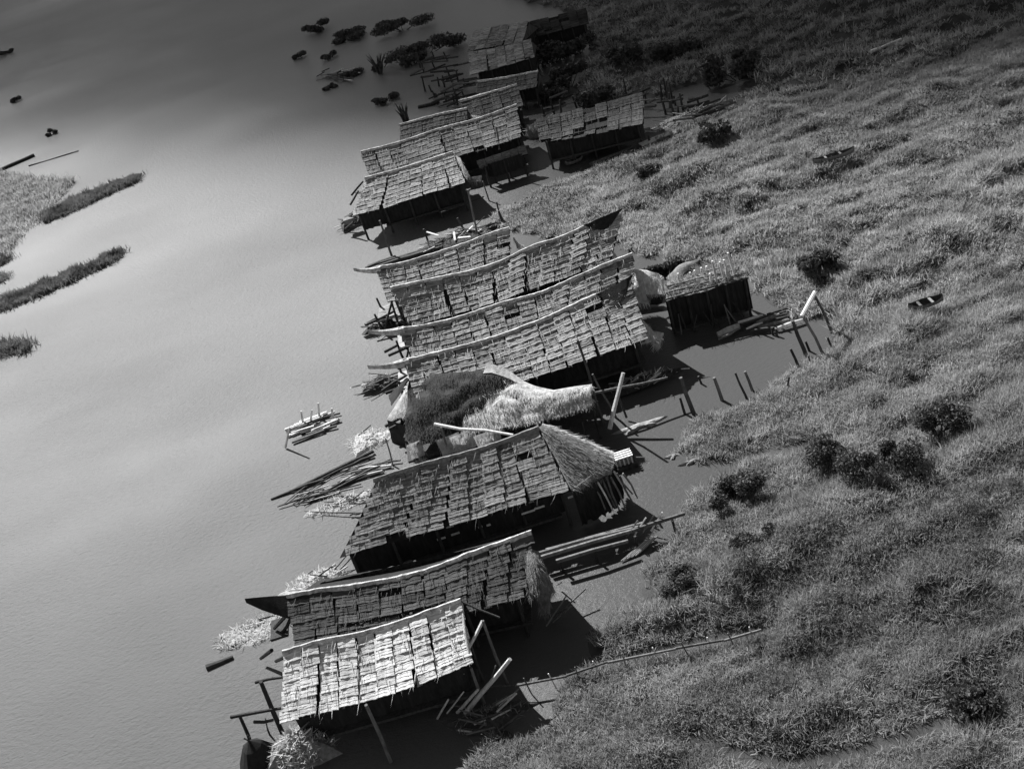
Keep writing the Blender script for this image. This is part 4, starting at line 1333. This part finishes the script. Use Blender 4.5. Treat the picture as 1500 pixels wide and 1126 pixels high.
# ================================================================== PLANTS
def bush(p, rx, ry, h, n, label, name='bush', cat='bush', m='leaf', lf=.10, group=None, lobes=7, base=None):
    c = np.asarray(p, float)
    t = thing(name, label, cat, c, group)
    P = []
    for i in range(lobes):
        th, r = rnd.uniform(0, 6.28), math.sqrt(rnd.random()) * .75
        lc = c + [1.25 * rx * r * math.cos(th), 1.2 * ry * r * math.sin(th), h * rnd.uniform(.25, .75)]
        lr_ = np.array([rx, ry, h * .75]) * rnd.uniform(.2, .48)
        q = rng.normal(size=(int(n * 1.5) // lobes, 3))
        q /= np.linalg.norm(q, axis=1)[:, None]
        q *= rng.uniform(.45, 1.2, (len(q), 1))
        P.append(lc + q * lr_)
        MB().tube([c - [0, 0, .3], (c + lc) / 2 + [0, 0, -.1], lc], [.07, .05, .02], 5).build('stem', M['wood_dark'], t)
    P = np.concatenate(P)
    P = P[P[:, 2] > c[2] - .1]
    k = len(P)
    A_, B_ = rng.normal(size=(k, 3)), rng.normal(size=(k, 3))
    A_ /= np.linalg.norm(A_, axis=1)[:, None]
    B_ -= A_ * (A_ * B_).sum(1)[:, None]
    B_ /= np.linalg.norm(B_, axis=1)[:, None]
    s = rng.uniform(.6, 1.3, (k, 1)) * lf
    V = np.stack([P - A_ * s, P + B_ * s * .5, P + A_ * s, P - B_ * s * .5], 1).reshape(-1, 3)
    i4 = np.arange(k)[:, None] * 4
    T = np.concatenate([i4 + [0, 1, 2], i4 + [0, 2, 3]], 1).reshape(-1, 3)
    np_mesh('foliage', V, T, M[m], t, kind='stuff')
    return t


def mz(p):
    q = at(*p, .6)
    z = float(marsh_height(np.array([q[0]]), np.array([q[1]]))[0][0])
    return at(*p, max(z, 0))


bush(mz((1290, 690)), 2.0, 1.6, 2.3, 3400, 'largest dark bush in the marsh, grey tipped, right of the creek', lobes=10)
bush(mz((1375, 638)), 1.5, 1.2, 1.9, 2200, 'very dark bush up against the right of the largest marsh bush')
bush(mz((1225, 672)), 1.5, 1.1, 1.4, 1800, 'dark bush at the left foot of the largest marsh bush')
bush(mz((1075, 735)), 1.6, 1.2, 1.7, 2400, 'dark leafy bush on the creek bank behind the large hipped house')
bush(mz((995, 860)), 1.2, .8, 1.3, 1600, 'dark bush on the bank below the reed bundle')
bush(mz((1110, 800)), 1.3, .9, 1.1, 1400, 'low dark bush in mid marsh, nearer than the creek bank bush')
bush(mz((1420, 1040)), 1.7, .9, 1.4, 1900, 'dark bush along the ditch near the lower right corner')
bush(mz((1082, 118)), 3.0, 1.8, 3.4, 2000, 'dark round bush far up the marsh beside the faint path', lf=.26)
bush(mz((1046, 206)), 1.6, 1.2, 1.8, 1200, 'small dark bush on the marsh edge near the tumbled sticks', lf=.2)
bush(mz((945, 260)), 1.6, .9, 1.2, 1000, 'low dark bush in the marsh between middle group and long houses', lf=.2)
bush(mz((1200, 392)), 1.8, 1.0, 1.3, 1500, 'dark bush at the end of the ditch right of the flat shed', lf=.2)
bush(mz((985, 395)), 2.4, .8, 1.0, 1400, 'long dark bush behind the flat shed and fallen thatch', lf=.2)

def undergrowth(n):
    xs, ys, zs = [], [], []
    for (k, yr, xr, r) in ((n, (22, 70), (-10, 50), .55), (n, (70, 190), (0, 130), .9)):
        x, y, z, sd, hum = scatter(k * 12, xr, yr)
        m = (fbm(x * .12 + 9, y * .3 + 2, 2) < .40) & (sd > 1)
        x, y, z = x[m][:k], y[m][:k], z[m][:k]
        c = 60
        q = rng.normal(size=(len(x), c, 3)) * [r * .7, r * .45, r * .32]
        P = np.stack([x, y, z + r * .45], 1)[:, None] + q
        P = P.reshape(-1, 3)
        A_, B_ = rng.normal(size=(len(P), 3)), rng.normal(size=(len(P), 3))
        A_ /= np.linalg.norm(A_, axis=1)[:, None]
        B_ /= np.linalg.norm(B_, axis=1)[:, None]
        s_ = rng.uniform(.6, 1.3, (len(P), 1)) * (.08 if r < .7 else .15)
        xs.append(np.stack([P - A_ * s_, P + B_ * s_ * .7, P + A_ * s_], 1).reshape(-1, 3))
    V = np.concatenate(xs)
    np_mesh('marsh_undergrowth', V, np.arange(len(V)).reshape(-1, 3), M['leaf'], kind='stuff')


undergrowth(650)


bush(at(872, 158), 3.2, 1.8, 3.0, 2000, 'added thicket filling black shade on the water between the rearmost middle roof and the marsh', lf=.25)  # thickets added here fill the black shadow among the far houses
bush(at(835, 128), 2.6, 1.6, 2.6, 1500, 'dark thicket right of the low dark house with the pale ridge', lf=.25)
bush(at(905, 108), 3.5, 1.8, 3.0, 1800, 'added thicket filling shade on the marsh edge below the farthest roof', lf=.25)
bush(at(975, 92), 4.0, 1.8, 2.6, 1800, 'added thicket filling shade in the dark marsh right of the farthest roof', lf=.25)
bush(at(812, 92), 3.4, 2.0, 2.4, 1600, 'added thicket filling black shade under the front of the farthest dim roof', lf=.25)  # this thicket and the next are added to darken the bright gap
bush(at(850, 78), 2.6, 1.6, 2.2, 1200, 'added thicket filling black shade at the right corner of the farthest dim roof', lf=.25)
bush(at(800, 150), 1.8, 1.2, 2.0, 900, 'small added thicket filling shade close against the rearmost middle roof', lf=.22)


def reed_island(label, poly, h, n, z=.12, name='reed_island', w=.06, m='reed', lean=.8):
    W = [tuple(at(*p)[:2]) for p in poly]
    A_ = np.array(W)
    c = np.append(A_.mean(0), 0)
    t = thing(name, label, 'reed island', c)
    rows = [[(c[0] + (x - c[0]) * f, c[1] + (y - c[1]) * f, zz) for x, y in W + [W[0]]] for f, zz in ((.0, z), (.6, z), (.85, z * .8), (.97, -.15))]
    mo = MB().grid(rows).build('root_mat', M['peat'], t)
    lo_, hi_ = A_.min(0), A_.max(0)
    P = rng.uniform(lo_ - .3, hi_ + .3, (n * 4, 2))
    P = P[in_poly(P[:, 0], P[:, 1], W)][:n]
    k = len(P)
    P = P + rng.normal(0, .45, P.shape) * (rng.random((k, 1)) < .5)
    sz = .3 + 1.3 * vnoise(P[:, 0] * .9, P[:, 1] * .9)
    V, T = blades(np.column_stack([P, np.full(k, z * .5)]), sz * h * rng.uniform(.6, 1.2, k), rng.uniform(.6, 1.3, k) * w, lean=lean)
    np_mesh('reeds', V, T, M[m], mo, kind='stuff')
    return t


reed_island('long thin floating reed strip with a dark tip, lower of the two strips', [(-40, 458), (40, 425), (110, 397), (182, 366), (178, 378), (120, 408), (50, 438), (-40, 474)], .75, 9000, w=.10)
reed_island('thin reed strip jutting from the pale reed island, upper of the two strips', [(60, 318), (110, 292), (160, 272), (208, 256), (205, 265), (150, 290), (100, 315), (65, 328)], .8, 7000, w=.10)
reed_island('pale broad reed island at the left edge above the two strips', [(-90, 255), (-20, 250), (50, 262), (110, 266), (95, 285), (70, 310), (60, 325), (30, 348), (14, 380), (-60, 400)], .9, 22000, w=.11, m='grass')
reed_island('dark ragged reed patch at the left edge below the long strip', [(-50, 512), (15, 505), (48, 504), (40, 516), (5, 524), (-50, 535)], 1.0, 4000, w=.09)
reed_island('small reed scrap at the left edge under the pale island', [(-40, 385), (8, 376), (20, 380), (0, 392), (-40, 400)], .7, 1500, w=.09)
reed_island('tiny reed scrap at the left edge above the long strip', [(-40, 412), (8, 403), (16, 407), (0, 416), (-40, 424)], .7, 1200, w=.09)
GC = 'floating plant clumps on the far river'
CL = ((75, 198, 1.1, 1.0, 'round dark plant clump alone on the river above the reed island'), (24, 149, 1.0, 1.1, 'small dark clump near the upper left edge of the river'), (8, 80, 2.6, 1.4, 'broad dim clump at the far left edge of the river'),
      (442, 85, 1.3, 1.0, 'leftmost small clump of the far river drift'), (486, 85, 1.4, 1.1, 'second small clump of the far river drift, above the twiggy mat'), (484, 130, 1.0, .6, 'small flat clump below the twiggy mat'),
      (515, 112, 1.8, .9, 'dark clump just right of the twiggy mat'), (566, 150, 1.6, 1.0, 'double clump above the spiky plant on the river'), (470, 45, 2.6, 1.6, 'dim wide clump at the top left of the far drift'),
      (560, 100, 1.4, 1.0, 'low leafy clump at the foot of the far spiky plant'), (605, 95, 2.0, 2.0, 'dark clump near the far house ruins'), (520, 55, 3.6, 1.6, 'dim broad tangle at the top of the far drift'),
      (628, 78, 5.0, 2.8, 'large black thicket left of the stepped far house'), (590, 45, 5.0, 2.4, 'black thicket on the far water at the top of the picture'))
for x, y, r, h, lab in CL:
    bush(at(x, y), r, r * .8, h, int(500 * max(1, r)), lab, name='floating_clump', cat='water plant', lf=.22, group=GC, lobes=5)


def spiky(p, h, n, r, label):
    c = np.asarray(p, float)
    t = thing('spiky_plant', label, 'water plant', c)
    for i in range(n):
        th, L = rnd.uniform(0, 6.28), rnd.uniform(.5, 1)
        q = c + [r * L * math.cos(th), r * L * math.sin(th), h * rnd.uniform(.7, 1.1)]
        MB().tube([c + [.2 * math.cos(th), .2 * math.sin(th), -.2], (c + q) / 2 + [0, 0, .3], q], [.13, .11, .03], 4).build('frond', M['leaf'], t)
    return t


spiky(at(557, 108), 2.8, 16, 2.2, 'largest spiky plant standing in the far river')
spiky(at(597, 183), 2.8, 14, 1.0, 'upright spiky plant at the left of the small dark house with white ridge')
tw = thing('twig_mat', 'flat mat of pale and dark twigs floating among the far river clumps', 'driftwood', at(490, 110))
for i in range(22):
    x0, y0 = rnd.uniform(462, 510), rnd.uniform(104, 118)
    MB().tube([px((x0, y0), .1), px((x0 + rnd.uniform(8, 26), y0 - rnd.uniform(-3, 10)), rnd.uniform(.1, .9))], rnd.uniform(.06, .13), 5).build('twig', M[('wood_pale', 'wood', 'wood_dark')[i % 3]], tw)
for nm, lab, pts in (('ruined_platform', 'ruined pile platform of dark sticks on the far water left of the stepped house', ((630, 100), 70, 30)), ('ruined_platform', 'low ruined platform of sticks on the water behind the middle group', ((655, 150), 60, 14)), ('ruined_platform', 'jumble of broken beams between the stepped house and the low dark house', ((650, 128), 60, 22)), ('ruined_platform', 'jumble of poles right of the rearmost middle roof', ((835, 160), 90, 40)), ('ruined_platform', 'scatter of broken poles behind the long low dark house', ((950, 150), 120, 20)), ('ruined_platform', 'row of broken poles along the marsh edge beyond the long low dark house', ((1020, 165), 100, 24))):
    (x, y), w, h = pts
    t = thing(nm, lab, 'ruin', at(x, y + h / 2), 'ruined platforms')
    for i in range(22):
        a = (x + rnd.uniform(-w / 2, w / 2), y + rnd.uniform(-h / 2, h / 2))
        if i % 3 == 0:
            p = px(a, 0)
            MB().tube([p - [0, 0, .5], p + [rnd.uniform(-.3, .3), 0, rnd.uniform(1, 2.4)]], [.14, .1], 5).build('pile', M['wood_dark'], t)
        else:
            MB().tube([px(a, 1.0), px((a[0] + rnd.uniform(15, 40), a[1] - rnd.uniform(2, 12)), 1.2)], rnd.uniform(.08, .16), 5).build('beam', M['wood_dark' if i % 4 else 'wood'], t)
